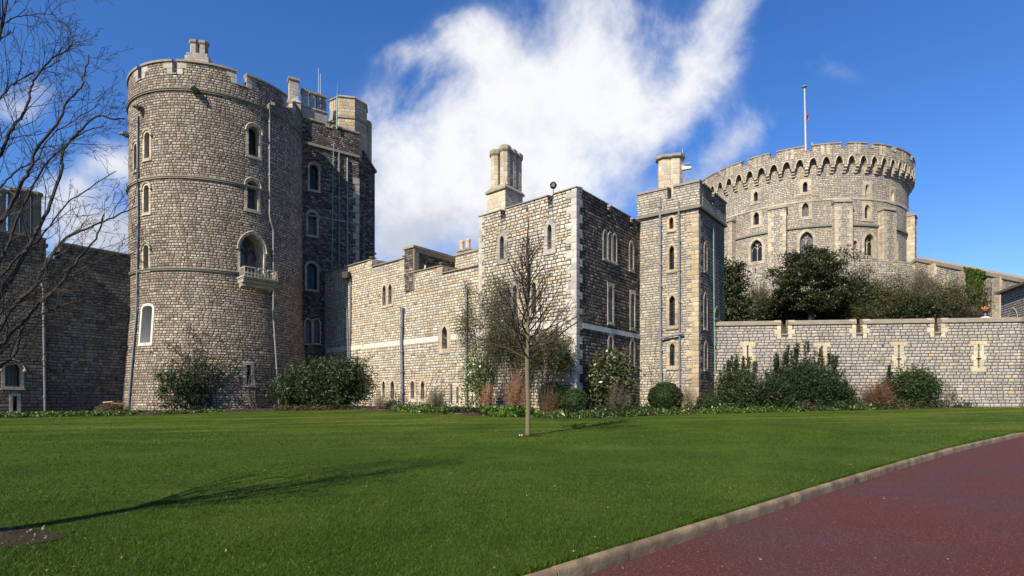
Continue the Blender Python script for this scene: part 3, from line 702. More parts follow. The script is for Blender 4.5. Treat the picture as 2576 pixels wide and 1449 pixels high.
# stepped side turret on the right
s2 = Flat(*sq.P(0, 0, -1.6)[:2], .807, .591); ua = s2.inv(880, 500)[0]; um = s2.inv(915, 500)[0]; ue = s2.inv(943, 500)[0]
za = s2.inv(915, 380)[1]; ze = s2.inv(943, 432)[1]
mb = MB(); mb.extr(s2, [(ua, -1), (ue, -1), (ue, ze), (um, za), (ua, za)], 0, -4.5); part('stair_turret', mb, STONE_SQ, SQ.root, uvS=s2)
mb = MB(); mb.extr(s2, [(um - .1, za + .12), (um - .1, za), (ue, ze), (ue + .16, ze - .06), (ue + .16, ze + .08)], .12, -4.6)
zx = s2.inv(940, 640)[1]; mb.slab(s2, um, ue + .1, zx, zx + .16, -.02, .12); part('coping', mb, COPING_D, SQ.root)
mb = MB(); 
for i in range(34):
    z = .5 + i * .62; wq = .55 if i % 2 else .32
    if z + .6 > zc0 - 1.0: break
    mb.slab(sq, us1 - wq, us1 + .03, z, z + .58, -.3, .03)
part('quoins', mb, ASHG, SQ.root, uvS=sq)
# ochre turret on the roof
tp = at(877, 260, 53.0); rr = 1.8
mb = MB(); mb.ngon(tp.x, tp.y, rr, 8, zc0 - 1.5, at(0, 240, 51).z, .39 + .2); 
tl = Flat(tp.x, tp.y, .807, .591); mb.slab(tl, -3.2, -1.2, zc0 - 1, at(0, 302, 51).z, -.3, .5)
tur = part('roof_turret', mb, OCHRE, SQ.root)
mb = MB(); mb.ngon(tp.x, tp.y, rr + .10, 8, at(0, 240, 51).z, at(0, 234, 51).z, .59, rr * .96); zz = at(0, 289, 51).z; mb.ngon(tp.x, tp.y, rr + .09, 8, zz - .12, zz + .12, .59); mb.slab(tl, -3.25, -1.2, at(0, 302, 51).z, at(0, 299, 51).z, -.35, .55)
part('coping', mb, COPING, tur)
tp2 = at(921, 300, 55.0); mb = MB(); mb.ngon(tp2.x - .2, tp2.y, .75, 8, zc0 - 4, at(0, 282, 53).z, .39); part('roof_turret', mb, OCHRE, SQ.root)
cb = Flat(*at(788, 300, 49.6)[:2], .807, .591); z0_ = at(0, 277, 49.6).z
mb = MB(); mb.slab(cb, -1.2, 1.05, zc0, z0_ - .2, -.5, .5); mb.slab(cb, -1.3, 1.15, z0_ - .2, z0_, -.58, .58, ztop=lambda u, d: z0_ - .08); part('chimney_base', mb, ASHG, SQ.root)
for k, (x, yt) in enumerate(((766, 225), (785, 231), (801, 236), (814, 240))):
    pp = at(x, yt, 49.0 + k * .5); chimney(SQ.root, pp.x, pp.y, .34 if k == 0 else .27, z0_ - .1, pp.z, 4, math.pi / 4 + .63, ASHG, cap=.07)
SQ.pipe(sq, [(852, 385), (852, 520), (852, 668)], .055, LEAD); SQ.pipe(sq, [(873, 398), (873, 500), (873, 668)], .07, LEADP)
SQ.pipe(sq, [(838, 360), (836, 500), (834, 700), (832, 900)], .03, GREENP, name='conductor')
for k, (x, y0, y1, Y, lab) in enumerate(((801, 172, 262, 50, 'tall white whip antenna above the four square chimneys, the taller of its pair'), (806, 186, 264, 50.5, 'thin white whip antenna just right of the taller one above the chimneys'))):
    a, b_ = at(x, y0, Y), at(x, y1 + 40, Y); mb = MB(); mb.tube([b_, a], [.035, .022], 6); mb.tube([b_, b_ + Vector((0, 0, 1.2))], .06, 6)
    single('whip_antenna', mb, POLE, lab, 'antenna', tuple(b_), 'antennas on the square tower')
a, b_ = at(849, 212, 49.0), at(847, 325, 49.0); mb = MB(); mb.tube([b_, at(848, 240, 49), a], [.05, .03, .012], 6); mb.tube([b_, at(848, 242, 49)], .06, 6)
single('lightning_rod', mb, GREENP, 'thin green lightning rod rising in front of the ochre roof turret', 'lightning rod', tuple(b_))

# ---- left curtain wall
cu = Flat(-22.4 * DK, 33.1 * DK, .605, .796)
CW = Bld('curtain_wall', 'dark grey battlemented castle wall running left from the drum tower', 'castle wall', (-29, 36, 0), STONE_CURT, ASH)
e0 = -19; e1 = cu.inv(352, 700)[0] + .6; zt = cu.inv(200, 622)[1]; zl = cu.inv(130, 655)[1]
c0, c1 = cu.inv(113, 640)[0], cu.inv(150, 640)[0]
cul = Flat(*cu.P(0, 0, .32)[:2], .605, .796); xb = cu.inv(112, 800)[0]
CW.window(cul, 12, 52, 912, 972, kind='tudor', b=.16, depth=.45, hood=True, bars=3, hbars=4)
CW.window(cul, 32, 44, 997, 1034, kind='rect', b=.16, depth=.4)
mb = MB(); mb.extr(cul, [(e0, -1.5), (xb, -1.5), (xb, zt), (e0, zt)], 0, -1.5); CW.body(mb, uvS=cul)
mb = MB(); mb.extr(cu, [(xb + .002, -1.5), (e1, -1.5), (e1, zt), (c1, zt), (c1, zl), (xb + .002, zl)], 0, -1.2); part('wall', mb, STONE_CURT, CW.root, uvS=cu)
mb = MB()
for (a, b_, z) in ((e0, xb, zt), (xb + .08, c1 - .08, zl), (c1, e1, zt)):
    mb.slab(cu, a, b_, z, z + .22, .08 if a != e0 else .40, -1.28, ztop=lambda u, d, z=z: z + (.22 if d < 0 else .12)); mb.slab(cu, a, b_, z - .08, z, .04, -.02)
part('coping', mb, COPING_D, CW.root)
CW.pipe(cul, [(108, 722), (109, 850), (111, 960), (112, 1036)], .07, LEADP, off=.12, head=True)
# flues behind the curtain wall
CH = Bld('chimney_stack', 'cluster of tall octagonal stone chimneys behind the left castle wall', 'chimney', (-33, 40, 0), STONE_CURT, ASHG)
cf = Flat(*at(60, 560, 39.5)[:2], .57, .82)
ua, ub2 = cf.inv(-90, 570)[0], cf.inv(116, 570)[0]
mb = MB(); mb.slab(cf, ua, ub2, 4, cf.inv(60, 614)[1], .0, -3); part('wall', mb, STONE_CURT, CH.root, uvS=cf)
mb = MB(); zz = cf.inv(60, 612)[1]; mb.slab(cf, ua, ub2 + .1, zz, zz + .25, .1, -3.1); mb.slab(cf, ua, ub2 - .1, zz + .25, zz + .65, -.1, -1.4); part('coping', mb, COPING_D, CH.root)
for x in (-26, 8, 42, 71, 99):
    u_ = cf.inv(x, 500)[0]; pp = cf.P(u_, 0, -.7); chimney(CH.root, pp[0], pp[1], .31, zz + .6, at(x, 473 + max(0, x - 60) * .25, pp[1]).z, 8, .2, COPING_D, cap=.07, capmat=COPING_D)

# ---- long range and block share one front plane
tl_ = math.hypot(.75, .661)
fr = Flat(3.587, 31.0, .75, -.661)          # u = 0 at the block's corner, negative to the left
fT = lambda t: -t * tl_
WG = Bld('low_range', 'long low sunlit range with stepped battlements between the square tower and the block', 'castle range', (-7, 40, 0), STONE_WING, ASH)
kq = dict(kind='lancet', depth=.35)
WG.window(fr, 962.5, 971, 717.6, 769, b=.14, **kq, bars=1, hbars=1); WG.window(fr, 977.5, 986, 714, 765.5, b=.12, **kq, bars=1, hbars=1, proud=.028)
WG.window(fr, 1112, 1125, 821, 877, b=.30, **kq, bars=1, hbars=1, barmat=WHITE)
for (a, b_) in ((983, 992), (1033.5, 1042.5), (1059, 1068)): WG.window(fr, a, b_, 958, 1003, b=.22, **kq, bars=1, hbars=3, barmat=DARKPAINT_SHADE)
WG.window(fr, 963, 968, 958, 1001, b=.2, **kq, minw=.3)
WG.window(fr, 1148.5, 1154.5, 973, 1014, kind='rect', b=.28, depth=.3); WG.window(fr, 1186, 1191.5, 996, 1016, kind='rect', b=.22, depth=.3)
for (a, b_, c_, d_) in ((850, 854, 694, 732), (857.5, 862, 693, 730), (849.5, 853, 817, 854), (856.5, 861, 816, 852)): WG.window(fr, a, b_, c_, d_, kind='rect', b=.12, depth=.25, minw=.22)
T = [7.63, 11.2, 15.4, 19.5, 26.6]; Z = [8.65, 9.20, 10.40, 11.0]; Z = [z + EZ for z in Z]
prof = [(fT(T[0]), -1)]
for i in range(4): prof += [(fT(T[i]), Z[i]), (fT(T[i + 1]), Z[i])]
prof += [(fT(T[4]), -1)]
mb = MB(); mb.extr(fr, prof, 0, -6); WG.body(mb, uvS=fr)
mb = MB()
for i in range(4):
    mb.slab(fr, fT(T[i + 1]) + (.0 if i < 3 else 0), fT(T[i]) - (.0 if i == 0 else .02), Z[i], Z[i] + .16, .10, -6.1, ztop=lambda u, d, z=Z[i]: z + (.2 if d < 0 else .06))
    if i: mb.slab(fr, fT(T[i]) - .30, fT(T[i]) - .02, Z[i] + .2, Z[i] + .24, .05, -.5)
part('coping', mb, COPING, WG.root)
q_ = MB()
for i in (1, 2, 3): q_.slab(fr, fT(T[i]) - .55, fT(T[i]) + .02, Z[i - 1] + .21, Z[i], -.5, .02)
part('quoins', q_, ASH, WG.root, uvS=fr)
zb0, zb1 = EZ + 4.02, EZ + 4.40
mb = MB(); 
def span(S, ups, z0, z1, d):
    for a, b_ in ups: mb.slab(S, a, b_, z0, z1, -.02, d)
wu = [fr.inv(x, 850)[0] for x in (1103, 1134)]
span(fr, [(fT(26.3), wu[0]), (wu[1], fT(7.63))], zb0, zb1, .02); part('stone_band', mb, BAND, WG.root)
WG.pipe(fr, [(870, 664), (873, 700), (876, 800), (878, 900)], .05, LEADP); WG.pipe(fr, [(884, 700), (884, 800), (882, 905)], .07, LEAD)
WG.pipe(fr, [(1016, 785), (1014, 860), (1016, 960), (1016, 1012)], .11, LEAD, off=.16, head=True, every=1.3)
WG.pipe(fr, [(1177, 725), (1177, 860), (1177, 1018)], .075, LEADP, off=.14, every=1.4)
WG.pipe(fr, [(1136, 965), (1136, 1012)], .06, LEAD)
mb = MB(); pp = Vector(fr.P(*fr.inv(881, 694), .35)); mb.ngon(pp.x, pp.y, .36, 4, pp.z - .25, pp.z + .25, .5); mb.tube([pp + Vector((0, 0, .25)), pp + Vector((0, 0, .7))], .05, 6)
mb.tube([pp, Vector(fr.P(*fr.inv(876, 700), 0))], .05, 5); single('floodlight', mb, BLACK, 'black box floodlight on the low range wall beside the square tower', 'floodlight', tuple(pp))
mb = MB(); mb.tube([fr.P(*fr.inv(1046, 705), -6.2 * 0 - .6), at(1200, 700, 40) * 0 + Vector(fr.P(*fr.inv(1050, 690), -.6)), Vector(fr.P(*fr.inv(1054, 663), -.6))], [.06, .06, .06], 6); part('vent_pipe', mb, WHITE, WG.root)
# gabled parapet behind the low range
gpl = Flat(-7.14, 40.4, .622, .783)
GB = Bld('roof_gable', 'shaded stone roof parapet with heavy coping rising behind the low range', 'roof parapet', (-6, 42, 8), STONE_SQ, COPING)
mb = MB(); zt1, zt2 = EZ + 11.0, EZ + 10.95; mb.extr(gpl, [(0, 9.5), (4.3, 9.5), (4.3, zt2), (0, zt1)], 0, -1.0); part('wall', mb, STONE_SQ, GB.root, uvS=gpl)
mb = MB(); mb.slab(gpl, -.1, 4.35, zt1, zt1 + .17, .12, -1.1); mb.slab(gpl, 0, .45, 9.6, zt1, -.1, .07); mb.slab(gpl, .45, 4.3, zt1 - .3, zt1, -.1, .07); part('coping', mb, COPING, GB.root)
gl = Flat(-4.53, 43.7, .75, -.661); g2 = Bld('rear_wall', 'small sunlit wall with two chimney pots between roof gable and block', 'wall', (-3, 42, 8), STONE_WING, ASH)
mb = MB(); mb.slab(gl, 0, 5.2, 9, EZ + 11.2, 0, -1.0); part('wall', mb, STONE_WING, g2.root, uvS=gl)
mb = MB(); mb.slab(gl, -.05, 5.2, EZ + 11.2, EZ + 11.36, .08, -1.08); part('coping', mb, COPING, g2.root)
for x in (1150.5, 1166):
    u_ = gl.inv(x, 640)[0]; c_ = gl.P(u_, 0, -.5); z0 = EZ + 11.3; mb = MB(); mb.ngon(c_[0], c_[1], .36, 8, z0 - .2, z0 + .25, .3); mb.ngon(c_[0], c_[1], .44, 8, z0 + .25, z0 + .34, .3); mb.ngon(c_[0], c_[1], .34, 8, z0 + .34, z0 + .5, .3, .22)
    o = part('chimney', mb, ASHG, g2.root); mb = MB(); mb.lathe((c_[0], c_[1]), [(.18, z0 + .5), (.17, z0 + .95), (.2, z0 + 1.0), (.19, z0 + 1.15), (.10, z0 + 1.2)], 10); part('chimney_pot', mb, TERRA, o)

# ---- main block
BK = Bld('corner_block', 'tall three storey block of pale stone with sharp sunlit corner behind the bare young tree', 'castle block', (3.5, 35, 0), STONE_SIDE, ASH)
sd = Flat(3.587, 31.0, .622, .783)
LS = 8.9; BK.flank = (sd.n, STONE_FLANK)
kq = dict(kind='lancet', depth=.38)
BK.window(fr, 1258, 1268, 593, 652, b=.26, **kq, bars=1, hbars=2, trim=ASHG); BK.window(fr, 1377.5, 1388, 564, 627, b=.26, **kq, bars=1, hbars=2, trim=ASHG)
BK.window(fr, 1290, 1301, 716, 799, b=.16, **kq, bars=1, hbars=3); BK.window(fr, 1337, 1349, 709, 789, b=.16, **kq, bars=1, hbars=3)
BK.window(fr, 1294, 1303.5, 844, 915, b=.12, **kq, bars=1, hbars=2, barmat=DARKPAINT_SHADE, trim=QUOIN); BK.window(fr, 1315, 1325, 841.5, 914, b=.12, **kq, bars=1, hbars=2, barmat=DARKPAINT_SHADE, trim=QUOIN, proud=.028); BK.window(fr, 1338, 1349, 841, 912, b=.12, **kq, bars=1, hbars=2, barmat=DARKPAINT_SHADE, trim=QUOIN)
kz = dict(kind='lancet', depth=.34, trim=ASH)
BK.window(sd, 1518.8, 1527, 582, 650, b=.12, **kz, bars=0, hbars=1); BK.window(sd, 1531, 1538.6, 586, 655, b=.10, **kz, hbars=1, proud=.028); BK.window(sd, 1542.8, 1550.4, 591, 659, b=.12, **kz, hbars=1)
BK.window(sd, 1585, 1592.4, 611, 677, b=.16, **kz, hbars=1); BK.window(sd, 1531, 1541.6, 718, 810, b=.16, **kz, hbars=1, square=True); BK.window(sd, 1587, 1596, 737, 824, b=.16, **kz, hbars=1, square=True)
BK.window(sd, 1532, 1541, 845, 897, b=.16, **kz, hbars=1); BK.window(sd, 1587, 1595, 857, 927, b=.16, **kz, hbars=1)
zc, zmr = EZ + 11.1, EZ + 11.95
u0 = fT(7.63); A = fr.P(u0, 0); Bc = fr.P(0, 0); Cc_ = sd.P(LS, 0); Dd = (A[0] + sd.t[0] * LS, A[1] + sd.t[1] * LS)
mb = MB(); mb.prism([A[:2], Bc[:2], Cc_[:2], Dd], -1, zc); BK.body(mb)
def gapd(S, xs, py): return [S.inv(x, py)[0] for x in xs]
g = [(fT(5.75), fT(5.32)), (fT(2.02), fT(1.6))]
merlons(BK, fr, [(u0, g[0][0]), (g[0][1], g[1][0]), (g[1][1], 0)], zc, zmr, gaps=g, th=.5)
gs = [(3.52, 3.92), (6.55, 6.95)]
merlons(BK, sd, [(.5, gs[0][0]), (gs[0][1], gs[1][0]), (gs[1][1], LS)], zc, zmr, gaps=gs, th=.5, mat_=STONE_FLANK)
mb = MB(); rq = random.Random(3); z = -.5; i = 0
while z < zmr - .25:
    h = rq.choice((.34, .42, .5)); h = min(h, zmr - .17 - z); a = (.70 if i % 2 else .34); b_ = (.30 if i % 2 else .62)
    vs = [fr.P(-a, z, .022), fr.P(-a, z, -.2), sd.P(b_, z, -.2), sd.P(b_, z, .022)]
    cx_ = (fr.P(0, 0)[0] + fr.n[0] * .022 + sd.n[0] * .022, fr.P(0, 0)[1] + fr.n[1] * .022 + sd.n[1] * .022)
    mb.prism([fr.P(-a, 0, .022)[:2], cx_, sd.P(b_, 0, .022)[:2], sd.P(b_, 0, -.2)[:2], fr.P(-a, 0, -.2)[:2]], z, z + h - .004); z += h; i += 1
part('quoins', mb, QUOIN, BK.root)
mb = MB(); z = zc - 5; i = 0
while z < zmr - .3: mb.slab(fr, u0 - .01, u0 + (.5 if i % 2 else .28), z, z + .4, -.2, .022); z += .404; i += 1
part('quoins', mb, QUOIN, BK.root, uvS=fr)
mb = MB(); wu = [fr.inv(x, 850)[0] for x in (1288, 1356)]
span(fr, [(fT(7.62), wu[0] - .25), (wu[1] + .25, -.72)], zb0, zb1, .03); span(fr, [(wu[0] - .25, wu[1] + .25)], zb0 + .1, zb1 + .1, .034); span(sd, [(.64, LS - .4)], zb0, zb1 - .08, .03); part('stone_band', mb, BAND, BK.root)
# voussoir hoods over the two top lancets
for xc, yt, yb in ((1263, 593, 652), (1382.7, 564, 627)):
    uc_, zt_2 = fr.inv(xc, yt); mb = MB(); w_ = .27
    for k in range(9):
        a = math.pi * (.08 + .84 * k / 8); r0, r1 = .50, .74
        c_, s_ = math.cos(a), math.sin(a); h_ = math.pi * .84 / 8 / 2 * .86
        vs = [(uc_ + r * math.cos(a + e), zt_2 - .30 + r * 1.15 * math.sin(a + e)) for r, e in ((r0, -h_), (r1, -h_), (r1, h_), (r0, h_))]
        mb.extr(fr, vs, -.05, .03)
    part('arch_stones', mb, STONE_WING, BK.root, uvS=fr)
# block chimney
cc = Flat(*at(1271, 500, 36.6)[:2], .75, -.661); cs = Flat(*at(1271, 500, 36.6)[:2], .622, .783)
zp = at(0, 470, 36.6).z; wl, ws = 1.65, 1.9
mb = MB(); f4 = [cc.P(-wl, 0)[:2], cc.P(0, 0)[:2], cs.P(ws, 0)[:2], (cc.P(-wl, 0)[0] + cs.t[0] * ws, cc.P(-wl, 0)[1] + cs.t[1] * ws)]
mb.prism(f4, zc, zp - .1); cen = (sum(p[0] for p in f4) / 4, sum(p[1] for p in f4) / 4)
cst = part('chimney', mb, ASH, BK.root)
ex = lambda k: [(cen[0] + (p[0] - cen[0]) * k, cen[1] + (p[1] - cen[1]) * k) for p in f4]
mb = MB(); mb.prism(ex(1.12), zp - .1, zp + .02); mb.prism(ex(1.12), zp + .02, zp + .38, ex(.8)); part('chimney_base', mb, COPING, cst)
ztp = at(0, 363, 36.8).z; mb = MB(); cp = MB()
for (a, b_, dz) in ((-.42, -.50, 0), (.42, -.50, .06), (-.42, .16, -.1), (.42, .16, 0), (-.42, .78, -.15), (.42, .78, -.05)):
    x_ = cen[0] + cc.t[0] * a + cs.t[0] * b_; y_ = cen[1] + cc.t[1] * a + cs.t[1] * b_
    mb.ngon(x_, y_, .36, 8, zp + .3, ztp - .45 + dz, .39 - .72)
    for (z0, z1, r0, r1) in ((-.45, -.32, .38, .46), (-.32, -.12, .46, .46), (-.12, 0, .43, .36)): cp.ngon(x_, y_, r0, 8, ztp + z0 + dz, ztp + z1 + dz, -.33, r1)
part('flues', mb, ASH, cst); part('chimney_cap', cp, COPING, cst)

# ---- slender tower
sf = Flat(.335 * 35, 35.0, .813, -.582); ss = Flat(.335 * 35, 35.0, .622, .783)
SL = Bld('slender_tower', 'narrow tall stone tower with two drainpipes and a stout chimney, right of the corner block', 'castle tower', (12.5, 37.5, 0), STONE_SLEN, OCHRE)
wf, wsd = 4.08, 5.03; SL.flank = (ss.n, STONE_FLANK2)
kq = dict(kind='lancet', depth=.30, bars=1)
SL.window(sf, 1683.8, 1694.2, 546, 576, b=.16, **kq, hbars=1); SL.window(sf, 1684, 1696, 618, 678, b=.18, **kq, hbars=2); SL.window(sf, 1684, 1698, 743, 819, b=.20, **kq, hbars=3); SL.window(sf, 1685, 1697.4, 863, 920, b=.22, **kq, hbars=3)
for v in ((1772.5, 1778, 613, 680), (1771.5, 1778.5, 740, 824), (1772.5, 1779, 863, 927)): SL.window(ss, *v, kind='lancet', b=.14, depth=.3, hbars=1)
SL.window(ss, 1798, 1810, 775, 800, kind='drop', b=.12, depth=.3)
zsc, ztp = EZ + 12.15, EZ + 13.85; zcr = EZ + 12.85
P0, P1, P2 = sf.P(-wf + .12, 0), sf.P(0, 0), ss.P(wsd, 0); P3 = (P0[0] + ss.t[0] * wsd, P0[1] + ss.t[1] * wsd)
mb = MB(); mb.prism([P0[:2], P1[:2], P2[:2], P3], -1, zsc); SL.body(mb)
ctr = Vector(((P0[0] + P2[0]) / 2, (P0[1] + P2[1]) / 2))
gf, gs2 = [(-1.97, -1.56)], [(2.2, 2.62)]
sfo = Flat(*sf.P(0, 0, .10)[:2], .813, -.582); sso = Flat(*ss.P(0, 0, .10)[:2], .622, .783)
k1 = -sf.n[0] * ss.t[0] - sf.n[1] * ss.t[1]
mb = MB(); mb.slab(sfo, -wf + .05, .10, zsc, zcr, 0, -.55); mb.slab(sso, -.10 + .56, wsd + .05, zsc, zcr, 0, -.55)
bkf = Flat(P3[0], P3[1], P2[0] - P3[0], P2[1] - P3[1]); mb.slab(bkf, 0, 3.6, zsc, zcr, 0, -.4); part('parapet', mb, STONE_SLEN, SL.root)
merlons(SL, sfo, [(-wf + .05, gf[0][0]), (gf[0][1], .10)], zcr, ztp, gaps=gf, th=.55, cop=.22)
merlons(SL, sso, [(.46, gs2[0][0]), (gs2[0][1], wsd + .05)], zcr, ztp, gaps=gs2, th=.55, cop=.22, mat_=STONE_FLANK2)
mb = MB(); mb.slab(sf, -wf, .19, zsc - .14, zsc - .003, -.02, .19); mb.slab(ss, .0, wsd + .1, zsc - .145, zsc - .006, -.02, .192); part('string_course', mb, COPING_D, SL.root)
mb = MB(); z = -.4; i = 0
while z < zsc - .5:
    h = .36; a = (.75 if i % 2 else .42); b_ = (.34 if i % 2 else .6)
    cx_ = (P1[0] + sf.n[0] * .02 + ss.n[0] * .02, P1[1] + sf.n[1] * .02 + ss.n[1] * .02)
    mb.prism([sf.P(-a, 0, .02)[:2], cx_, ss.P(b_, 0, .02)[:2], ss.P(b_, 0, -.2)[:2], sf.P(-a, 0, -.2)[:2]], z, z + h - .004); z += h; i += 1
part('quoins', mb, OCHRE, SL.root)
mb = MB(); zq = 1.3; mb.prism([sf.P(-1.2, 0, .28)[:2], (cx_[0] + (sf.n[0] + ss.n[0]) * .26, cx_[1] + (sf.n[1] + ss.n[1]) * .26), ss.P(.9, 0, .28)[:2], ss.P(.9, 0, -.2)[:2], sf.P(-1.2, 0, -.2)[:2]], -1, zq + .2, [sf.P(-1.1, 0, .03)[:2], (cx_[0] + (sf.n[0] + ss.n[0]) * .02, cx_[1] + (sf.n[1] + ss.n[1]) * .02), ss.P(.8, 0, .03)[:2], ss.P(.8, 0, -.2)[:2], sf.P(-1.1, 0, -.2)[:2]]); part('plinth', mb, OCHRE, SL.root)
p = at(1686, 440, 37.0); chimney(SL.root, p.x, p.y, .52, zsc, at(0, 392, 37).z, 8, .3, ASH, cap=.10, flues=((-.28, .12), (.30, -.05)))
SL.pipe(sf, [(1662, 497), (1663, 640), (1663, 800), (1665, 965)], .075, LEADP, off=.15, every=1.2)
SL.pipe(sf, [(1709, 508), (1711, 640), (1711, 800), (1712, 970)], .06, LEAD, off=.13, every=1.5)
SL.pipe(sf, [(1666, 852), (1690, 846), (1722, 840)], .07, LEAD, off=.22)
SL.pipe(ss, [(1790, 560), (1791, 700), (1792, 800), (1794, 930)], .03, GREENP, off=.12, name='conductor'); SL.pipe(ss, [(1793, 585), (1795, 640), (1794, 760)], .02, WHITE, off=.10, name='conductor')
a, b_ = at(1717, 374, 37.3), at(1717, 420, 37.3); mb = MB(); mb.tube([b_, a], [.03, .014], 5); mb.sphere(b_, .05, 6); single('whip_antenna', mb, POLE, 'short thin antenna beside the chimney of the slender tower', 'antenna', tuple(b_))
def camera_unit(pos, s, lab, kind):
    t = thing('security_camera', lab, 'security camera', tuple(pos)); mb = MB(); mb.tube([pos, pos + Vector((0, 0, .75 * s))], .035 * s, 6)
    for e in (-1, 1): mb.tube([pos + Vector((e * .22 * s, 0, -.1)), pos + Vector((0, 0, .35 * s))], .02, 5)
    part('pole', mb, BLACK if kind else LEADP, t); mb = MB(); c_ = pos + Vector((0, 0, .95 * s))
    if kind: mb.sphere(c_, .24 * s, 12); mb.lathe((c_.x, c_.y), [(.26 * s, c_.z + .02), (.28 * s, c_.z + .06), (.16 * s, c_.z + .26 * s)], 12); part('dome', mb, BLACK, t)
    else:
        mb.slab(Flat(c_.x, c_.y, .9, -.4), -.38 * s, .38 * s, c_.z - .12 * s, c_.z + .14 * s, -.13 * s, .13 * s, ztop=lambda u, d: c_.z + .14 * s + u * -.25); mb.slab(Flat(c_.x, c_.y, .9, -.4), -.46 * s, .30 * s, c_.z + .27 * s, c_.z + .30 * s, -.17 * s, .17 * s)
        part('housing', mb, POLE, t)
        mb = MB(); mb.tube([c_ + Vector((-.4 * s, .1, .02)), c_ + Vector((-.52 * s, .12, .0))], .09 * s, 8); part('lens', mb, BLACK, t)
    if kind: mb = MB(); mb.tube([c_ + Vector((0, -.16 * s, 0)), c_ + Vector((-.02, -.25 * s, -.03))], .13 * s, 10); part('lens', mb, LEADP, t)
camera_unit(Vector(fr.P(*fr.inv(1384, 496), -.3)), .78, 'round black security camera on a short mast in the battlement gap of the corner block', 1)
pc = at(1727, 452, 36.6); camera_unit(pc, .8, 'white box security camera on top of the slender tower', 0)

# ---- garden wall on the right
uvw = ss.inv(1797, 900); wp = ss.P(uvw[0], 0)
gw = Flat(wp[0], wp[1], 1, -.11)
GW = Bld('garden_wall', 'long pale sunlit battlemented wall with arrow slits on the right', 'castle wall', (23, 36, 0), STONE_WALL, ASH)
X = lambda px: gw.inv(px, 900)[0]
zt, zc_ = gw.inv(2150, 815)[1], gw.inv(2160, 841)[1]
gps = [(1964.5, 1982.5), (2153.5, 2170.5), (2349.5, 2367)]
for xs_, y0, y1 in ((1880.8, 865, 914), (2067.7, 866, 914), (2261, 864, 914), (2461.7, 862, 931)):
    u_, z1 = gw.inv(xs_, y0); z0 = gw.inv(xs_, 931)[1]; ww = .052
    zm_ = z0 + (z1 - z0) * .42
    GW.cut.slab(gw, u_ - ww, u_ + ww, z0 + .12, z1 - .1, .3, -.24); GW.cut.slab(gw, u_ - .13, u_ + .13, zm_ - .06, zm_ + .05, .3, -.24)
    mb = MB(); zz0, zz1 = z0 - .12, z1 + .12; H = zz1 - zz0; rows = [(0, .16, .44), (.16, .36, .30), (.36, .56, .42), (.56, .84, .30), (.84, 1.0, .50)]
    for (a, b_, hw2) in rows:
        for e in (-1, 1):
            inner = ww + .004 if not (a < .5 and b_ > .45) else ww + .004
            c0_, c1_ = sorted((e * inner, e * hw2)); mb.slab(gw, u_ + c0_, u_ + c1_, zz0 + H * a, zz0 + H * b_ - .004, -.02, .022)
    mb.slab(gw, u_ - ww, u_ + ww, zz0, z0 + .12, -.02, .022); mb.slab(gw, u_ - ww, u_ + ww, z1 - .1, zz1 - .004, -.02, .022)
    o = part('arrow_slit', mb, SLITST, GW.root, uvS=gw)
    mb = MB(); mb.slab(gw, u_ - .15, u_ + .15, zm_ - .05, zm_ + .04, .0, .026); mb.slab(gw, u_ - ww + .004, u_ + ww - .004, z0 + .12, z1 - .1, -.235, -.15); part('slit_opening', mb, INSIDE, o)
prof = [(0, -1)]; end = X(2566)
prof += [(end, -1), (end, zt)]
for a, b_ in gps[::-1]: prof += [(X(b_), zt), (X(b_), zc_), (X(a), zc_), (X(a), zt)]
prof += [(0, zt)]
mb = MB(); mb.extr(gw, prof, 0, -.30); GW.body(mb, uvS=gw)
mb = MB(); ed = [0] + [X(x) for g_ in gps for x in g_] + [end]
for i in range(0, len(ed), 2): mb.slab(gw, ed[i] - .0, ed[i + 1] + .0, zt, zt + .30, .09, -.40, ztop=lambda u, d: zt + (.34 if d < 0 else .20)); 
for g_ in gps: mb.slab(gw, X(g_[0]) + .004, X(g_[1]) - .004, zc_, zc_ + .10, .08, -.36)
part('coping', mb, COPING, GW.root)
mb = MB()
for g_ in gps:
    for e, x_ in ((-1, X(g_[0])), (1, X(g_[1]))):
        for k in range(4):
            z0 = zc_ - .25 + k * .31; wq = .42 if k % 2 else .24; a, b_ = sorted((x_ + (-.002 if e < 0 else .002), x_ + e * wq)); mb.slab(gw, a, b_, z0, z0 + .305, -.2, .02)
part('quoins', mb, SLITST, GW.root, uvS=gw)
gw2 = Flat(*gw.P(end, 0)[:2], 1, .35); mb = MB(); mb.slab(gw2, 0, 14, -1, zt, 0, -.65); part('wall', mb, STONE_WALL, GW.root, uvS=gw2); mb = MB(); mb.slab(gw2, 0.02, 14, zt, zt + .30, .09, -.74); part('coping', mb, COPING, GW.root)

# ---- gate building corner on the far right
pg = at(2518, 740, 47.0); gg = Flat(pg.x, pg.y, -.361 * -1 * -1, -.932)
GH = Bld('gate_building', 'stone building corner with sloping coping at the right edge above the garden wall', 'building', (pg.x, pg.y, 0), STONE_WALL, ASH)
GH.window(gg, 2536, 2560, 776, 800, kind='drop', b=.10, depth=.6)
mb = MB(); mb.extr(gg, [(0, -1), (12, -1), (12, pg.z), (0, pg.z)], 0, -4); GH.body(mb, uvS=gg)
mb = MB(); mb.slab(gg, -.3, 12.2, pg.z, pg.z + .38, .3, -4.3, ztop=lambda u, d: pg.z + (.38 if d < 0 else .2)); part('coping', mb, COPING_D, GH.root)
mb = MB()
for k in range(14):
    mb.slab(gg, -.01, .75 if k % 2 else .45, -.5 + k * .6, .09 + k * .6, -.3, .03)
part('quoins', mb, ASH, GH.root, uvS=gg)
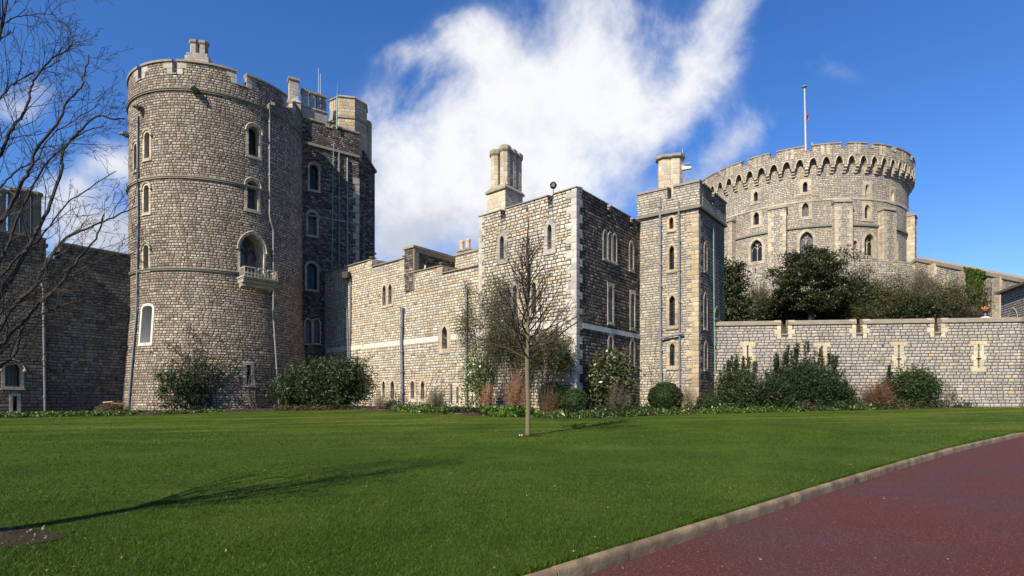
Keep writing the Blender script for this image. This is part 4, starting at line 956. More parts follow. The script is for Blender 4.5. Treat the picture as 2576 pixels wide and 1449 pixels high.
# bracket lamp
pl = at(2478, 800, 43.0); LP = thing('bracket_lamp', 'black lamp with white dome and orange crown finial above the garden wall', 'street lamp', tuple(pl))
z0 = pl.z - .3; mb = MB(); mb.lathe((pl.x, pl.y), [(.25, z0 - .9), (.50, z0 - .05), (.52, z0)], 12); part('lantern_glass', mb, WHITE, LP)
mb = MB(); mb.lathe((pl.x, pl.y), [(.57, z0 + .002), (.56, z0 + .12), (.40, z0 + .30), (.2, z0 + .40)], 14); part('dome', mb, WHITE, LP)
mb = MB(); mb.lathe((pl.x, pl.y), [(.60, z0 - .08), (.60, z0)], 14); mb.lathe((pl.x, pl.y), [(.21, z0 + .38), (.17, z0 + .65), (.10, z0 + .72), (.20, z0 + .78), (.08, z0 + .84)], 10); mb.tube([(pl.x, pl.y, z0 + .1), (pl.x + 1.3, pl.y + .4, z0 + .25), (pg.x + .2, pg.y, z0 + .5)], .10, 6); part('cap', mb, BLACK, LP)
mb = MB(); mb.lathe((pl.x, pl.y), [(.12, z0 + .86), (.20, z0 + 1.0), (.12, z0 + 1.06), (.05, z0 + 1.2)], 8)
for k in range(6): a = k * math.pi / 3; mb.tube([(pl.x + .17 * math.cos(a), pl.y + .17 * math.sin(a), z0 + .98), (pl.x + .22 * math.cos(a), pl.y + .22 * math.sin(a), z0 + 1.14)], .04, 5)
part('crown_finial', mb, ORANGE, LP)

# ---- round keep on its mound
KC = (49.0, 97.0); KR = 16.4
kc = Cyl(*KC, KR); ko = Cyl(*KC, 17.15)
KP = Bld('round_keep', 'huge round stone keep with arched machicolations and flagpole on the mound at right', 'castle keep', (KC[0], KC[1], 18), STONE_KEEP, ASH)
kpx = lambda zx, zy: (1764 + .4566 * zx, 183.75 + .4566 * zy)
def kwin(x0, x1, y0, y1, **k): a = kpx(x0, y0); b_ = kpx(x1, y1); KP.window(kc, a[0], b_[0], a[1], b_[1], **k)
ks = dict(kind='lancet', b=.42, depth=.55, square=True)
for v in ((567, 579, 598, 655), (295, 306, 652, 706), (910, 919, 612, 682), (1050, 1058, 643, 706)): kwin(*v, **ks, minw=.62)
for v in ((565, 583, 714, 790), (294, 312, 765, 835), (909, 921, 724, 800), (1048, 1057, 754, 830)): kwin(*v, **ks, pane=GLASSB if v[0] == 565 else GLASS, minw=.85)
for v in ((553, 607, 873, 1000), (280, 327, 918, 1038), (911, 944, 885, 1005), (1048, 1076, 912, 1030)): kwin(*v, kind='drop', b=.40, depth=.6, lights=2, barmat=ASH, minw=1.7, pane=GLASSB if v[0] == 553 else GLASS)
kwin(838, 856, 922, 972, kind='drop', b=.3, depth=.4, pane=GLASSB, minw=.8)
zB, zM, zCr, zTo = EZ + 17.5, EZ + 34.9, EZ + 36.1, EZ + 37.0
mb = MB(); n = 200; zs = [zB - 4, 24, zM + .2]
for z in zs:
    for i in range(n): mb.v.append(kc.P(2 * math.pi * KR * i / n, z))
for j in range(len(zs) - 1):
    for i in range(n): k = (i + 1) % n; mb.f.append((j * n + i, j * n + k, (j + 1) * n + k, (j + 1) * n + i))
mb.f += [tuple(range(n))[::-1], tuple((len(zs) - 1) * n + i for i in range(n))]
KP.body(mb, uvS=kc)
# parapet ring carried on pointed arches and corbels
NC = 62; Lk = 2 * math.pi * 17.15; bay = Lk / NC
mb = MB()
for i in range(NC):
    ua = i * bay; ub_ = ua + bay; um_ = (ua + ub_) / 2; hwk = bay / 2 - .27; zs_ = EZ + 33.75; ri = 1.25
    arc = [(ua + .27, zs_)] + [(um_ - hwk + hwk * 2 * 0 + (hwk * (1 - math.cos(a))), zs_ + ri * math.sin(a)) for a in [math.pi / 2 * k / 5 for k in range(1, 6)]] + [(um_ + hwk * math.cos(a), zs_ + ri * math.sin(a)) for a in [math.pi / 2 * k / 5 for k in range(4, 0, -1)]] + [(ub_ - .27, zs_)]
    top = [(ub_, zs_), (ub_, zCr), (um_, zCr), (ua, zCr), (ua, zs_)]
    # front skin with arched lower edge as a strip
    pr = arc; vs = []; nn = len(pr)
    for (u_, z_) in pr: vs.append(ko.P(u_, z_))
    for (u_, z_) in pr: vs.append(ko.P(u_, zCr))
    for (u_, z_) in pr: vs.append(ko.P(u_, z_, -.75))
    fs = [(k, k + 1, nn + k + 1, nn + k) for k in range(nn - 1)] + [(k + 1, k, 2 * nn + k, 2 * nn + k + 1) for k in range(nn - 1)]
    mb.add(vs, fs); mb.slab(ko, ub_ - .27, ub_ + .27, zs_, zCr, 0, -.75)
part('parapet', mb, STONE_KEEP, KP.root, uvS=ko, fix=False)
mb = MB(); mb.slab(ko, 0, Lk, zM, zCr - .02, -.02 - .6, -2.2); part('wall_walk', mb, STONE_KEEP, KP.root, uvS=ko)
for i in range(NC):
    u_ = i * bay; mb = MB()
    for (z0, z1, dd) in ((32.75, 33.1, -.50), (33.1, 33.45, -.27), (33.45, 33.76, -.03)): mb.slab(ko, u_ - .25, u_ + .25, EZ + z0, EZ + z1, -.9, dd, n=1)
    part('corbel', mb, ASH, KP.root)
mb = MB()
for i in range(NC):
    ua = i * bay; um_ = ua + bay / 2; hwk = bay / 2 - .27; zs_ = EZ + 33.75; ri = 1.25
    pts = [(um_ - hwk * math.cos(a), zs_ + ri * math.sin(a)) for a in [math.pi / 2 * k / 5 for k in range(6)]] + [(um_ + hwk * math.cos(a), zs_ + ri * math.sin(a)) for a in [math.pi / 2 * k / 5 for k in range(4, -1, -1)]]
    mb.tube([ko.P(a, z, .0) for a, z in pts], .12, 4)
part('arch_moulding', mb, ASH, KP.root)
gx = [1806.5, 1873, 1945, 2034, 2124, 2191, 2249, 2293]
gu = [ko.inv(x, 400)[0] for x in gx]; gaps = [(u_ - .48, u_ + .48) for u_ in gu]
st = gu[-1] + 5.2
while st < Lk + gu[0] - 4: gaps.append((st, st + .66)); st += 5.3
segs = [(gaps[i][1], gaps[(i + 1) % len(gaps)][0] + (Lk if i == len(gaps) - 1 else 0)) for i in range(len(gaps))]
merlons(KP, ko, segs, zCr, zTo, gaps=gaps, th=.6, cop=.28, over=.10)
for (a, b_) in segs:
    for f_ in (.36, .56): mb = MB(); c_ = a + (b_ - a) * f_; mb.slab(ko, c_ - .22, c_ + .22, zCr - .9, zTo - .285, -.05, .035); part('pilaster_strip', mb, ASH, KP.root)
Lb = 2 * math.pi * KR
for zq, dd, mm in ((29.2, .10, ASH), (25.4, .22, COPING_D)):
    mb = MB(); mb.slab(kc, 0, Lb, EZ + zq - .3, EZ + zq, -.02, dd); part('string_course', mb, mm, KP.root, uvS=kc)
for (zx0, zx1, zy) in ((130, 182, 800), (386, 460, 725), (737, 795, 690), (976, 1038, 735), (1142, 1186, 770)):
    xm = kpx((zx0 + zx1) / 2, zy); u_, zt5 = kc.inv(min(xm[0], 2284), xm[1]); hw3 = 1.15; zt5 = min(max(zt5, 28.9), 31)
    mb = MB(); mb.slab(kc, u_ - hw3, u_ + hw3, zB - 3, zt5 - .9, -.1, 1.0, n=4)
    o = part('buttress', mb, STONE_KEEP, KP.root, uvS=kc); mb = MB(); mb.slab(kc, u_ - hw3 - .1, u_ + hw3 + .1, zt5 - .9, zt5 - .6, -.1, 1.15, n=4, ztop=lambda u, d: zt5 if d < 0 else zt5 - .75)
    part('coping', mb, COPING, o); mb = MB(); k = 0; z = zB - 1
    while z < zt5 - 1.5:
        for e in (-1, 1): wq = .75 if k % 2 else .45; a, b_ = sorted((u_ + e * (hw3 + .02), u_ + e * (hw3 - wq))); mb.slab(kc, a, b_, z, z + .6, -.05, 1.03, n=1)
        z += .62; k += 1
    part('quoins', mb, ASH, o)
mb = MB(); a = kpx(826, 690); b5 = kpx(834, 1000); P = [kc.inv(a[0], a[1]), kc.inv(b5[0], b5[1])]; mb.tube([kc.P(u, z, .12) for u, z in P], .12, 5); part('drainpipe', mb, LEAD, KP.root)
# flagpole
fp = at(2029, 372, 95.0); fb = Vector((fp.x, fp.y, EZ + 35)); ft = at(2022, 220, 95.0); ft = Vector((fp.x - .35, fp.y, ft.z))
FP = thing('flagpole', 'tall white flagpole with limp red flag on the round keep', 'flagpole', tuple(fb))
mb = MB(); mb.tube([fb, fb.lerp(ft, .5), ft], [.19, .15, .10], 10); part('pole', mb, POLE, FP)
mb = MB(); mb.lathe((ft.x, ft.y), [(.15, ft.z), (.42, ft.z + .05), (.42, ft.z + .2), (.1, ft.z + .35)], 10); part('truck', mb, LEADP, FP)
mb = MB(); f0 = fb.lerp(ft, .80); f1 = fb.lerp(ft, .70)
rows = []
for i in range(7):
    t = i / 6; wv_ = .15 + .28 * math.sin(math.pi * min(1, t * 1.1)); p_ = f0.lerp(f1, t)
    for k in range(4): mb.v.append((p_.x + .2 + k / 3 * wv_, p_.y - .1 + .18 * math.sin(k * 2 + i), p_.z - k * .18))
mb.f = [(i * 4 + k, i * 4 + k + 1, (i + 1) * 4 + k + 1, (i + 1) * 4 + k) for i in range(6) for k in range(3)]
part('flag', mb, CLOTH, FP, fix=False)
p = at(2043, 392, 82.5); mb = MB(); mb.tube([p, p + Vector((0, 0, 2.0))], .06, 5); mb.tube([p + Vector((-.2, 0, 1.3)), p + Vector((.2, 0, 1.3))], .04, 4); mb.tube([p + Vector((-.2, 0, 1.7)), p + Vector((.2, 0, 1.7))], .04, 4); single('small_antenna', mb, POLE, 'tiny white antenna at the foot of the flagpole on the keep', 'antenna', tuple(p))
# chemise round the keep's foot
ch = Cyl(*KC, 19.6, lambda z: 19.6 + max(0, 20.5 - z) * .12)
CM = Bld('chemise_wall', 'low battered stone skirt wall ringing the foot of the round keep', 'castle wall', (KC[0], KC[1], 10), STONE_KEEP, ASH)
mb = MB(); n = 120
for z in (8, 14, 20.2):
    for i in range(n): mb.v.append(ch.P(2 * math.pi * 19.6 * i / n, z))
mb.f = [(j * n + i, j * n + (i + 1) % n, (j + 1) * n + (i + 1) % n, (j + 1) * n + i) for j in range(2) for i in range(n)] + [tuple(2 * n + i for i in range(n))]
part('wall', mb, STONE_KEEP, CM.root, uvS=ch)
mb = MB()
rq = random.Random(9); u_ = 0
while u_ < 2 * math.pi * 19.6 - 3:
    L_ = rq.uniform(2.4, 3.6); mb.slab(ch, u_, u_ + L_, 20.2, 21.0 + rq.uniform(-.1, .1), -.02, -.6); u_ += L_ + .7
part('parapet', mb, STONE_KEEP, CM.root, uvS=ch)
# sloping wall going down the mound to the right
wa = at(2240, 700, 80); w0 = at(2306, 656, 80.0); w1 = at(2600, 716, 62.0)
sw = Flat(w0.x, w0.y, w1.x - w0.x, w1.y - w0.y); Ls = math.hypot(w1.x - w0.x, w1.y - w0.y); dzs = w1.z - w0.z
SWl = Bld('sloping_wall', 'stone wall with coping descending the mound right of the keep', 'castle wall', (w0.x, w0.y, 10), STONE_KEEP, ASH)
us_ = sw.inv(2379, 760)[0]; zw = w0.z + dzs * us_ / Ls
SWl.cut.slab(sw, us_ - .14, us_ + .14, zw - 3.2, zw - 1.4, .3, -.5)
mb = MB(); mb.extr(sw, [(-4, 6), (Ls + 8, 0), (Ls + 8, w1.z + dzs / Ls * 8), (0, w0.z), (-4, w0.z - 1.4)], 0, -1.1); SWl.body(mb, uvS=sw)
mb = MB(); mb.extr(sw, [(0, w0.z), (Ls + 8, w1.z + dzs / Ls * 8), (Ls + 8, w1.z + dzs / Ls * 8 + .45), (0, w0.z + .45), (-4, w0.z - 1.0), (-4, w0.z - 1.4)], .14, -1.24); part('coping', mb, COPING, SWl.root)
mb = MB()
for (a, b_) in ((-.45, -.15), (.15, .45)): mb.slab(sw, us_ + a, us_ + b_, zw - 3.5, zw - 1.1, -.02, .03)
part('arrow_slit', mb, ASH, SWl.root, uvS=sw)
for f_ in (.18, .47, .75):
    u_ = Ls * f_; mb = MB(); zz = w0.z + dzs * f_; mb.slab(sw, u_ - .55, u_ + .55, 2, zz - .02, -.01, .35); part('buttress', mb, ASH, SWl.root, uvS=sw)
# mound
mb = MB(); nr, na = 26, 120
for j in range(nr + 1):
    t = j / nr; r = 19.4 + 34 * t
    for i in range(na):
        a = 2 * math.pi * i / na; x, y = KC[0] + r * math.cos(a), KC[1] + r * math.sin(a)
        zz = 17.2 * (1 - t) ** 1.05 - 1 * t + .9 * mnoise.noise(Vector((x * .12, y * .12, 0))) * (1 if j else 0) - .3
        mb.v.append((x, y, zz))
mb.f = [(j * na + i, (j + 1) * na + i, (j + 1) * na + (i + 1) % na, j * na + (i + 1) % na) for j in range(nr) for i in range(na)]
struct('mound', mb, BANK, fix=False, smooth=True)
def mz(x, y):
    r = math.hypot(x - KC[0], y - KC[1]); t = min(1, max(0, (r - 19.4) / 34)); return 17.2 * (1 - t) ** 1.05 - t + .9 * mnoise.noise(Vector((x * .12, y * .12, 0))) - .3
def mp(px, py):
    a, b_ = ray(px, py)
    Y = 44
    while Y < 100:
        if mz(a * Y, Y) >= EZ + b_ * Y: break
        Y += .2
    return Vector((a * Y, Y, mz(a * Y, Y)))
# ------------------------------------------------------------------ planting
NR = np.random.default_rng(11)
def quads_mesh(name, ctr, ax, bx, nrm_bend=0.0):
    """leaf quads: centre, half-length vector ax, half-width vector bx (diamond-ish)"""
    n = len(ctr); V = np.empty((n, 4, 3)); V[:, 0] = ctr - ax; V[:, 1] = ctr + bx - ax * .1; V[:, 2] = ctr + ax; V[:, 3] = ctr - bx - ax * .1
    me = bpy.data.meshes.new(name); me.vertices.add(4 * n); me.vertices.foreach_set('co', V.reshape(-1).astype(np.float32))
    me.loops.add(4 * n); me.loops.foreach_set('vertex_index', np.arange(4 * n, dtype=np.int32))
    me.polygons.add(n); me.polygons.foreach_set('loop_start', np.arange(0, 4 * n, 4, dtype=np.int32)); me.polygons.foreach_set('loop_total', np.full(n, 4, dtype=np.int32))
    me.update(); me.validate(); return me
def unit(v): return v / np.maximum(np.linalg.norm(v, axis=-1, keepdims=True), 1e-9)
def leaf_cloud(name, parent, mat_, ctr, size, aspect=.45, up=.0, fold=None, out=None):
    n = len(ctr); dirs = NR.normal(size=(n, 3)); 
    if out is not None: dirs = dirs * .8 + out * 1.0
    dirs[:, 2] += up; dirs = unit(dirs); o = unit(np.cross(dirs, NR.normal(size=(n, 3)))); s = size * NR.uniform(.6, 1.35, (n, 1))
    return add_mesh(name, quads_mesh(name, ctr, dirs * s, o * s * aspect), mat_, parent)
def add_mesh(name, me, mat_, parent):
    me.materials.append(mat_); o = bpy.data.objects.new(name, me); C.objects.link(o)
    if parent is not None: o.parent = parent
    ORG[o.name] = Vector((0, 0, 0)); return o
def clumps(nc, per, rx, ry, rz, cr, zmin=0.0, shell=.55, wob=.25, seed=0, flat=1.0):
    """leaf centres gathered in clumps spread over the outer part of an uneven ellipsoid standing on z=0"""
    r = np.random.default_rng(seed); d = unit(r.normal(size=(nc, 3))); rad = shell + (1 - shell) * r.random((nc, 1)) ** .5
    rad = rad * (1 + wob * r.normal(size=(nc, 1)) * .5)
    c = d * rad * np.array([rx, ry, rz]) ; c[:, 2] += rz; 
    k = (cr * r.uniform(.5, 1.4, (nc, 1)))
    p = np.repeat(c, per, 0) + r.normal(size=(nc * per, 3)) * np.repeat(k, per, 0) * np.array([1, 1, flat])
    p = p[p[:, 2] > zmin]; return p
def wsize(x0, x1, y0, yb, P): s = P.y / F; return (x1 - x0) * s / 2, at(0, y0, P.y).z - P.z
def bed(px, off):
    Y = 32.0
    for _ in range(12): Y = float(np.interp((px - CX) / F * Y, egx, egy)) + off
    x = (px - CX) / F * Y; return Vector((x, Y, gz(x, Y) + .05))
def stems(root, h, sp, n=7, r=.02, mat_=None, seed=1, name='stem'):
    rq = random.Random(seed); mb = MB()
    for _ in range(n):
        a = rq.uniform(0, 6.28); q_ = rq.uniform(.2, 1); b_ = Vector((math.cos(a) * sp * .15, math.sin(a) * sp * .15, -.1)); t = Vector((math.cos(a) * sp * q_, math.sin(a) * sp * q_, h * rq.uniform(.7, 1)))
        m = b_.lerp(t, .5) + Vector((rq.uniform(-.1, .1), rq.uniform(-.1, .1), .1 * h)); mb.tube([b_, m, t], [r, r * .7, r * .3], 5)
    me = mesh_from(name, mb, (0, 0, 0)); return add_mesh(name, me, mat_ or BARKD, root)
def shrub(name, label, cat, x0, x1, y0, yb, mat_, nc, per, size, cr=.22, shell=.5, aspect=.45, up=.2, wob=.25, pos=None, group=None, ry=None, stem_n=7, seed=1, flat=1.0, off=1.2):
    P = pos or bed((x0 + x1) / 2, off); rx, h = wsize(x0, x1, y0, yb, P)
    t = thing(name, label, cat, (P.x, P.y, P.z), group)
    pts = clumps(nc, per, rx * .88, ry or rx * .75, h / 2 * .93, cr, .02, shell, wob, seed, flat)
    leaf_cloud('foliage', t, mat_, pts, size, aspect, up)
    if stem_n: stems(t, h * .75, rx * .7, stem_n, .018, None, seed)
    return t
def twig_bush(name, label, cat, x0, x1, y0, yb, mat_, n, L=.35, w_=.007, spread=1.0, pos=None, group=None, seed=2, upright=.9, leafy=None, off=.8):
    """bare shoots fanning up from the ground: long thin slivers along curved stems"""
    P = pos or bed((x0 + x1) / 2, off); rx, h = wsize(x0, x1, y0, yb, P)
    t = thing(name, label, cat, (P.x, P.y, P.z), group); r = np.random.default_rng(seed)
    k = n; a = r.uniform(0, 2 * np.pi, k); q_ = r.random(k) ** .6 * (.72 + .42 * np.sin(a * 3 + seed) * np.cos(a * 2 + seed * 2)); tip = np.stack([np.cos(a) * q_ * rx * spread, np.sin(a) * q_ * rx * .8, h * (1 - .35 * q_ ** 2) * r.uniform(.45, 1.02, k) * (.86 + .16 * np.sin(a * 4 + seed))], 1)
    C_, A_, B_ = [], [], []
    seg = max(2, int(h / L)); base = tip * np.array([.18, .18, 0]); 
    for i in range(seg):
        s0, s1 = i / seg, (i + 1) / seg; f = lambda s: base + (tip - base) * np.stack([np.full(k, s ** upright * 1.0), np.full(k, s ** upright), np.full(k, s ** .85)], 1) + (np.sin(s * 9 + a[:, None] * 5) * .03)
        p0, p1 = f(s0), f(s1); C_.append((p0 + p1) / 2); A_.append((p1 - p0) * .56); o = unit(np.cross(p1 - p0, r.normal(size=(k, 3)))); B_.append(o * w_ * (1.5 - s0))
        # side twigs
        if s0 > .25:
            m_ = (p0 + p1) / 2; d_ = unit(unit(p1 - p0) * .8 + r.normal(size=(k, 3)) * .8); ll = L * r.uniform(.3, .9, (k, 1)); C_.append(m_ + d_ * ll * .5); A_.append(d_ * ll * .5); B_.append(unit(np.cross(d_, r.normal(size=(k, 3)))) * w_ * .7)
    add_mesh('stems', quads_mesh('stems', np.concatenate(C_), np.concatenate(A_), np.concatenate(B_)), mat_, t)
    if leafy:
        m2, cnt, sz = leafy; tt = r.integers(0, k, cnt); s = r.uniform(.25, 1, (cnt, 1)); pts = base[tt] + (tip[tt] - base[tt]) * s + r.normal(size=(cnt, 3)) * .12; pts = pts[pts[:, 2] > 0]; leaf_cloud('foliage', t, m2, pts, sz, .35, .2)
    return t

# --- branch writer for the bare trees
def grow(mb, p, d_, L, r0, depth, rq, up=.12, wig=.16, kids=5, ang=.75, shrink=.55, tips=None, lo=.25, rmin=.004):
    n = max(3, int(L / .16) if depth > 1 else 4); pts = [p.copy()]; rad = [r0]; d_ = d_.normalized()
    for i in range(n):
        d_ = (d_ + Vector((rq.gauss(0, wig), rq.gauss(0, wig), rq.gauss(0, wig) + up * .3))).normalized(); p = p + d_ * (L / n); pts.append(p.copy()); rad.append(max(rmin, r0 * (1 - .72 * (i + 1) / n)))
    mb.tube(pts, rad, 6 if r0 > .03 else (4 if r0 > .012 else 3), cap=False)
    if depth <= 0: return
    for k in range(kids):
        t = lo + (1 - lo) * (k + rq.random()) / kids; i = min(n - 1, int(t * n)); q_ = pts[i].lerp(pts[i + 1], t * n - i); dd = (pts[i + 1] - pts[i]).normalized()
        a = dd.cross(Vector((rq.gauss(0, 1), rq.gauss(0, 1), rq.gauss(0, 1)))).normalized(); nd = (dd * math.cos(ang * rq.uniform(.6, 1.3)) + a * math.sin(ang * rq.uniform(.6, 1.3)) + Vector((0, 0, up))).normalized()
        grow(mb, q_, nd, L * shrink * rq.uniform(.6, 1.2) * (1.1 - .5 * t), max(rmin, rad[i] * .55), depth - 1, rq, up, wig, max(2, kids - 1), ang, shrink, tips, lo, rmin)

# --- bare tree reaching in from the left
tb = Vector((-6.6, 5.75, gz(0, 5.75))); fork = Vector((-6.75, 5.95, 1.95))
LT = thing('bare_tree', 'large bare tree reaching in from the left edge, its twigs spread against the sky', 'tree', tuple(tb))
mb = MB(); mb.tube([tb + Vector((0, 0, -.2)), tb + Vector((0, 0, .15)), tb.lerp(fork, .6) + Vector((.05, 0, 0)), fork], [.24, .17, .14, .13], 12)
part('trunk', mb, BARKD, LT, smooth=True)
rq = random.Random(21); mb = MB()
LIMBS = [  # px path, depth at start and end, start radius
 ([(0,386),(24,333),(57,289),(75,244),(85,203),(122,155),(162,130),(183,106)], 6.6, 7.2, .030),
 ([(0,561),(49,471),(77,423),(93,374),(150,301),(162,264),(203,220),(211,187),(223,138)], 6.5, 7.0, .036),
 ([(0,872),(24,839),(61,807),(101,758),(138,730),(175,685),(205,640),(240,600),(262,540)], 6.4, 7.4, .050),
 ([(0,742),(41,677),(73,620),(93,580),(126,515),(154,431),(162,374),(199,333),(244,293),(285,300),(312,297)], 6.7, 7.8, .045),
 ([(0,823),(32,774),(81,726),(105,685),(134,636),(170,596),(227,571),(284,547),(345,519)], 6.3, 6.9, .042),
 ([(0,920),(24,904),(41,880),(53,835),(65,807),(122,782),(203,758),(284,774)], 6.5, 7.0, .036),
 ([(0,72),(20,55),(44,41),(72,38),(103,34),(144,38)], 7.0, 7.3, .012),
 ([(0,660),(30,590),(66,500),(110,420),(150,380),(215,330),(262,318)], 7.4, 8.0, .030),
 ([(0,470),(40,430),(95,400),(120,350),(190,300),(250,262)], 7.6, 8.2, .020),
 ([(0,250),(30,215),(70,190),(120,170),(150,150)], 7.0, 7.2, .016),
 ([(0,700),(50,640),(100,600),(160,520),(215,480),(290,430)], 7.9, 8.4, .028),
 ([(0,790),(60,740),(120,700),(200,690),(260,650),(330,640)], 7.0, 7.6, .026)]
for path, Ya, Yb, r0 in LIMBS:
    n = len(path); pts = [at(x, y, Ya + (Yb - Ya) * i / (n - 1)) for i, (x, y) in enumerate(path)]
    s = pts[0] + Vector((-.30, 0, -.30)); lead = [fork.lerp(s, .5) + Vector((-.15, 0, (s.z - fork.z) * .12)), s]
    r0 = r0 * .52; lp = catmull([fork] + lead + pts, 5); m_ = len(lp); mb.tube([p + Vector((rq.gauss(0, .006), rq.gauss(0, .006), 0)) for p in lp], [r0 * 1.35 * (1 - .86 * (i / m_) ** .9) + .003 for i in range(m_)], 7, cap=False)
    fine = lp[12:]
    for i in range(0, len(fine) - 1):
        if rq.random() < .42:
            dd = (fine[i + 1] - fine[i]).normalized(); a = dd.cross(Vector((rq.gauss(0, .5), rq.gauss(0, 1.2), rq.gauss(0, .5)))).normalized(); f_ = i / len(fine)
            nd = dd * .75 + a * .7 + Vector((.12, 0, .10)); grow(mb, fine[i], nd, rq.uniform(.35, 1.15) * (1.15 - .5 * f_), max(.0045, r0 * .42 * (1 - .7 * f_)), 2, rq, up=.10, wig=.20, kids=4, ang=.75, shrink=.50, rmin=.0022)
for k in range(9):   # limbs growing up and away, outside the picture
    a = 2.0 + k * .47; dd = Vector((math.cos(a) * .8, math.sin(a) * .8 - .1, .75)); grow(mb, fork, dd, rq.uniform(2.2, 3.8), .020, 3, rq, up=.14, wig=.10, kids=5, ang=.6, shrink=.55, rmin=.004)
for dd, L_ in ((Vector((.05, .05, 1)), 4.6), (Vector((-.25, .1, 1)), 4.4), (Vector((-.05, -.25, 1)), 4.2)): grow(mb, fork, dd, L_, .048, 3, rq, up=.15, wig=.06, kids=6, ang=.6, shrink=.5, rmin=.004)
part('branches', mb, BARKD, LT, fix=False)
mb = MB(); N_ = 40
for k in range(N_):
    a = 2 * math.pi * k / N_; r = .95 + .22 * mnoise.noise(Vector((math.cos(a) * 2, math.sin(a) * 2, 0))); x, y = -6.25 + r * 1.25 * math.cos(a), 6.2 + r * .62 * math.sin(a); mb.v.append((x, y, gz(x, y) + .012))
mb.v.append((-6.25, 6.2, gz(0, 6.2) + .04)); mb.f = [(k, (k + 1) % N_, N_) for k in range(N_)]; struct('tree_pit', mb, SOIL, fix=False)
pts = np.stack([NR.normal(-6.2, .45, 500), NR.normal(6.2, .24, 500), np.full(500, .05)], 1); pts[:, 2] = [gz(x, y) + .02 for x, y, _ in pts]
o = leaf_cloud('bark_chips', None, T_BROWN, pts, .022, .5); o['kind'] = 'stuff'; o['label'] = 'brown bark chips scattered round the base of the left tree'; o['category'] = 'bark chips'

# --- young tree in the middle of the lawn
yt = gp(1328, 1096); YT = thing('young_tree', 'slim young bare tree with pale straight trunk standing on the lawn', 'tree', tuple(yt)); rq = random.Random(8)
top = at(1326, 760, yt.y); tip = at(1330, 548, yt.y + .1)
mb = MB(); mb.tube([yt + Vector((0, 0, -.1)), yt + Vector((0, 0, .14)), yt.lerp(top, .25) + Vector((.015, 0, 0)), yt.lerp(top, .5) + Vector((-.012, 0, 0)), yt.lerp(top, .75) + Vector((.01, 0, 0)), top], [.125, .092, .086, .080, .076, .070], 14); part('trunk', mb, BARK, YT, smooth=True)
mb = MB(); ld = catmull([top, top.lerp(tip, .3) + Vector((.05, 0, 0)), top.lerp(tip, .65) + Vector((-.03, .03, 0)), tip], 6); mb.tube(ld, [.078 * (1 - .88 * i / len(ld)) + .004 for i in range(len(ld))], 8, cap=False)
base_z = at(1326, 905, yt.y).z; H_ = tip.z - base_z
for k in range(54):
    f_ = (k + .5) / 54; z = base_z + H_ * .84 * f_ ** 1.25; az_ = k * 2.4 + rq.uniform(-.4, .4)
    c_ = yt.lerp(top, min(1, (z - yt.z) / (top.z - yt.z))) if z < top.z else top.lerp(tip, (z - top.z) / (tip.z - top.z))
    L_ = (2.75 * (1 - f_) ** .85 + .28) * rq.uniform(.75, 1.12); el_ = .45 + .65 * f_; dd = Vector((math.cos(az_) * math.cos(el_), math.sin(az_) * math.cos(el_), math.sin(el_)))
    grow(mb, c_, dd, L_, .036 * (1 - .50 * f_), 2, rq, up=.12, wig=.10, kids=6, ang=.55, shrink=.45, rmin=.0052)
part('branches', mb, BARKD, YT, fix=False)
mb = MB(); mb.ngon(yt.x, yt.y, .48, 28, yt.z - .05, yt.z + .012, 0); struct('tree_pit', mb, SOIL)
mb = MB()
for e in (-.30, -.22): mb.slab(Flat(yt.x + e, yt.y - .25, 1, .1), -.02, .02, yt.z, yt.z + .06, 0, .006)
single('plant_label', mb, WHITE, 'tiny white plant labels on the soil at the foot of the young tree', 'plant label', (yt.x - .26, yt.y - .25, yt.z))

# --- beds along the walls
EDGE = [(-700, 1062), (0, 1052), (330, 1046), (520, 1039), (690, 1034.5), (870, 1031), (985, 1035), (1200, 1046), (1330, 1052), (1500, 1052), (1700, 1043), (2000, 1036), (2250, 1030), (2495, 1024)]
eg = [gp(*p) for p in EDGE]; egx = np.array([p.x for p in eg]); egy = np.array([p.y for p in eg])
mb = MB(); xs = np.linspace(egx[0], egx[-1], 160)
for x in xs:
    y0 = float(np.interp(x, egx, egy)) + .06 * math.sin(x * 3)
    for j in range(6): y = y0 + [0, .1, .4, 2, 6, 14][j]; mb.v.append((x, y, gz(x, y) + [.005, .045, .07, .08, .08, .08][j]))
mb.f = [(i * 6 + j, (i + 1) * 6 + j, (i + 1) * 6 + j + 1, i * 6 + j + 1) for i in range(159) for j in range(5)]
struct('flower_bed_soil', mb, SOIL, fix=False)
def cover(name, label, mat_, px0, px1, dep, n, size, hgt, seed, aspect=.5, up=.7, start=0.0, clump=1.0):
    r = np.random.default_rng(seed); xa, xb = bed(px0, 0).x, bed(px1, 0).x; nc = max(4, n // 14)
    cx_ = r.uniform(xa, xb, nc); cy_ = np.interp(cx_, egx, egy) + start + dep * r.random(nc); ch_ = hgt * r.uniform(.3, 1.1, nc)
    idx = r.integers(0, nc, n); p = np.stack([cx_[idx] + r.normal(size=n) * .16 * clump, cy_[idx] + r.normal(size=n) * .13 * clump, np.zeros(n)], 1)
    p[:, 1] = np.maximum(p[:, 1], np.interp(p[:, 0], egx, egy) - .10)
    p[:, 2] = [gz(a, b_) + .03 for a, b_ in p[:, :2]]; p[:, 2] += r.random(n) ** .7 * ch_[idx]
    o = leaf_cloud(name, None, mat_, p, size, aspect, up); o['kind'] = 'stuff'; o['label'] = label; o['category'] = 'ground cover'; return o
cover('ground_cover', 'bright green leafy ground cover along the foot of the left wall', L_FRESH, -60, 330, .9, 2600, .075, .30, 1)
cover('ground_cover', 'dark low leaves under the left wall plants', L_DARK, -60, 520, 1.2, 1500, .07, .25, 2)
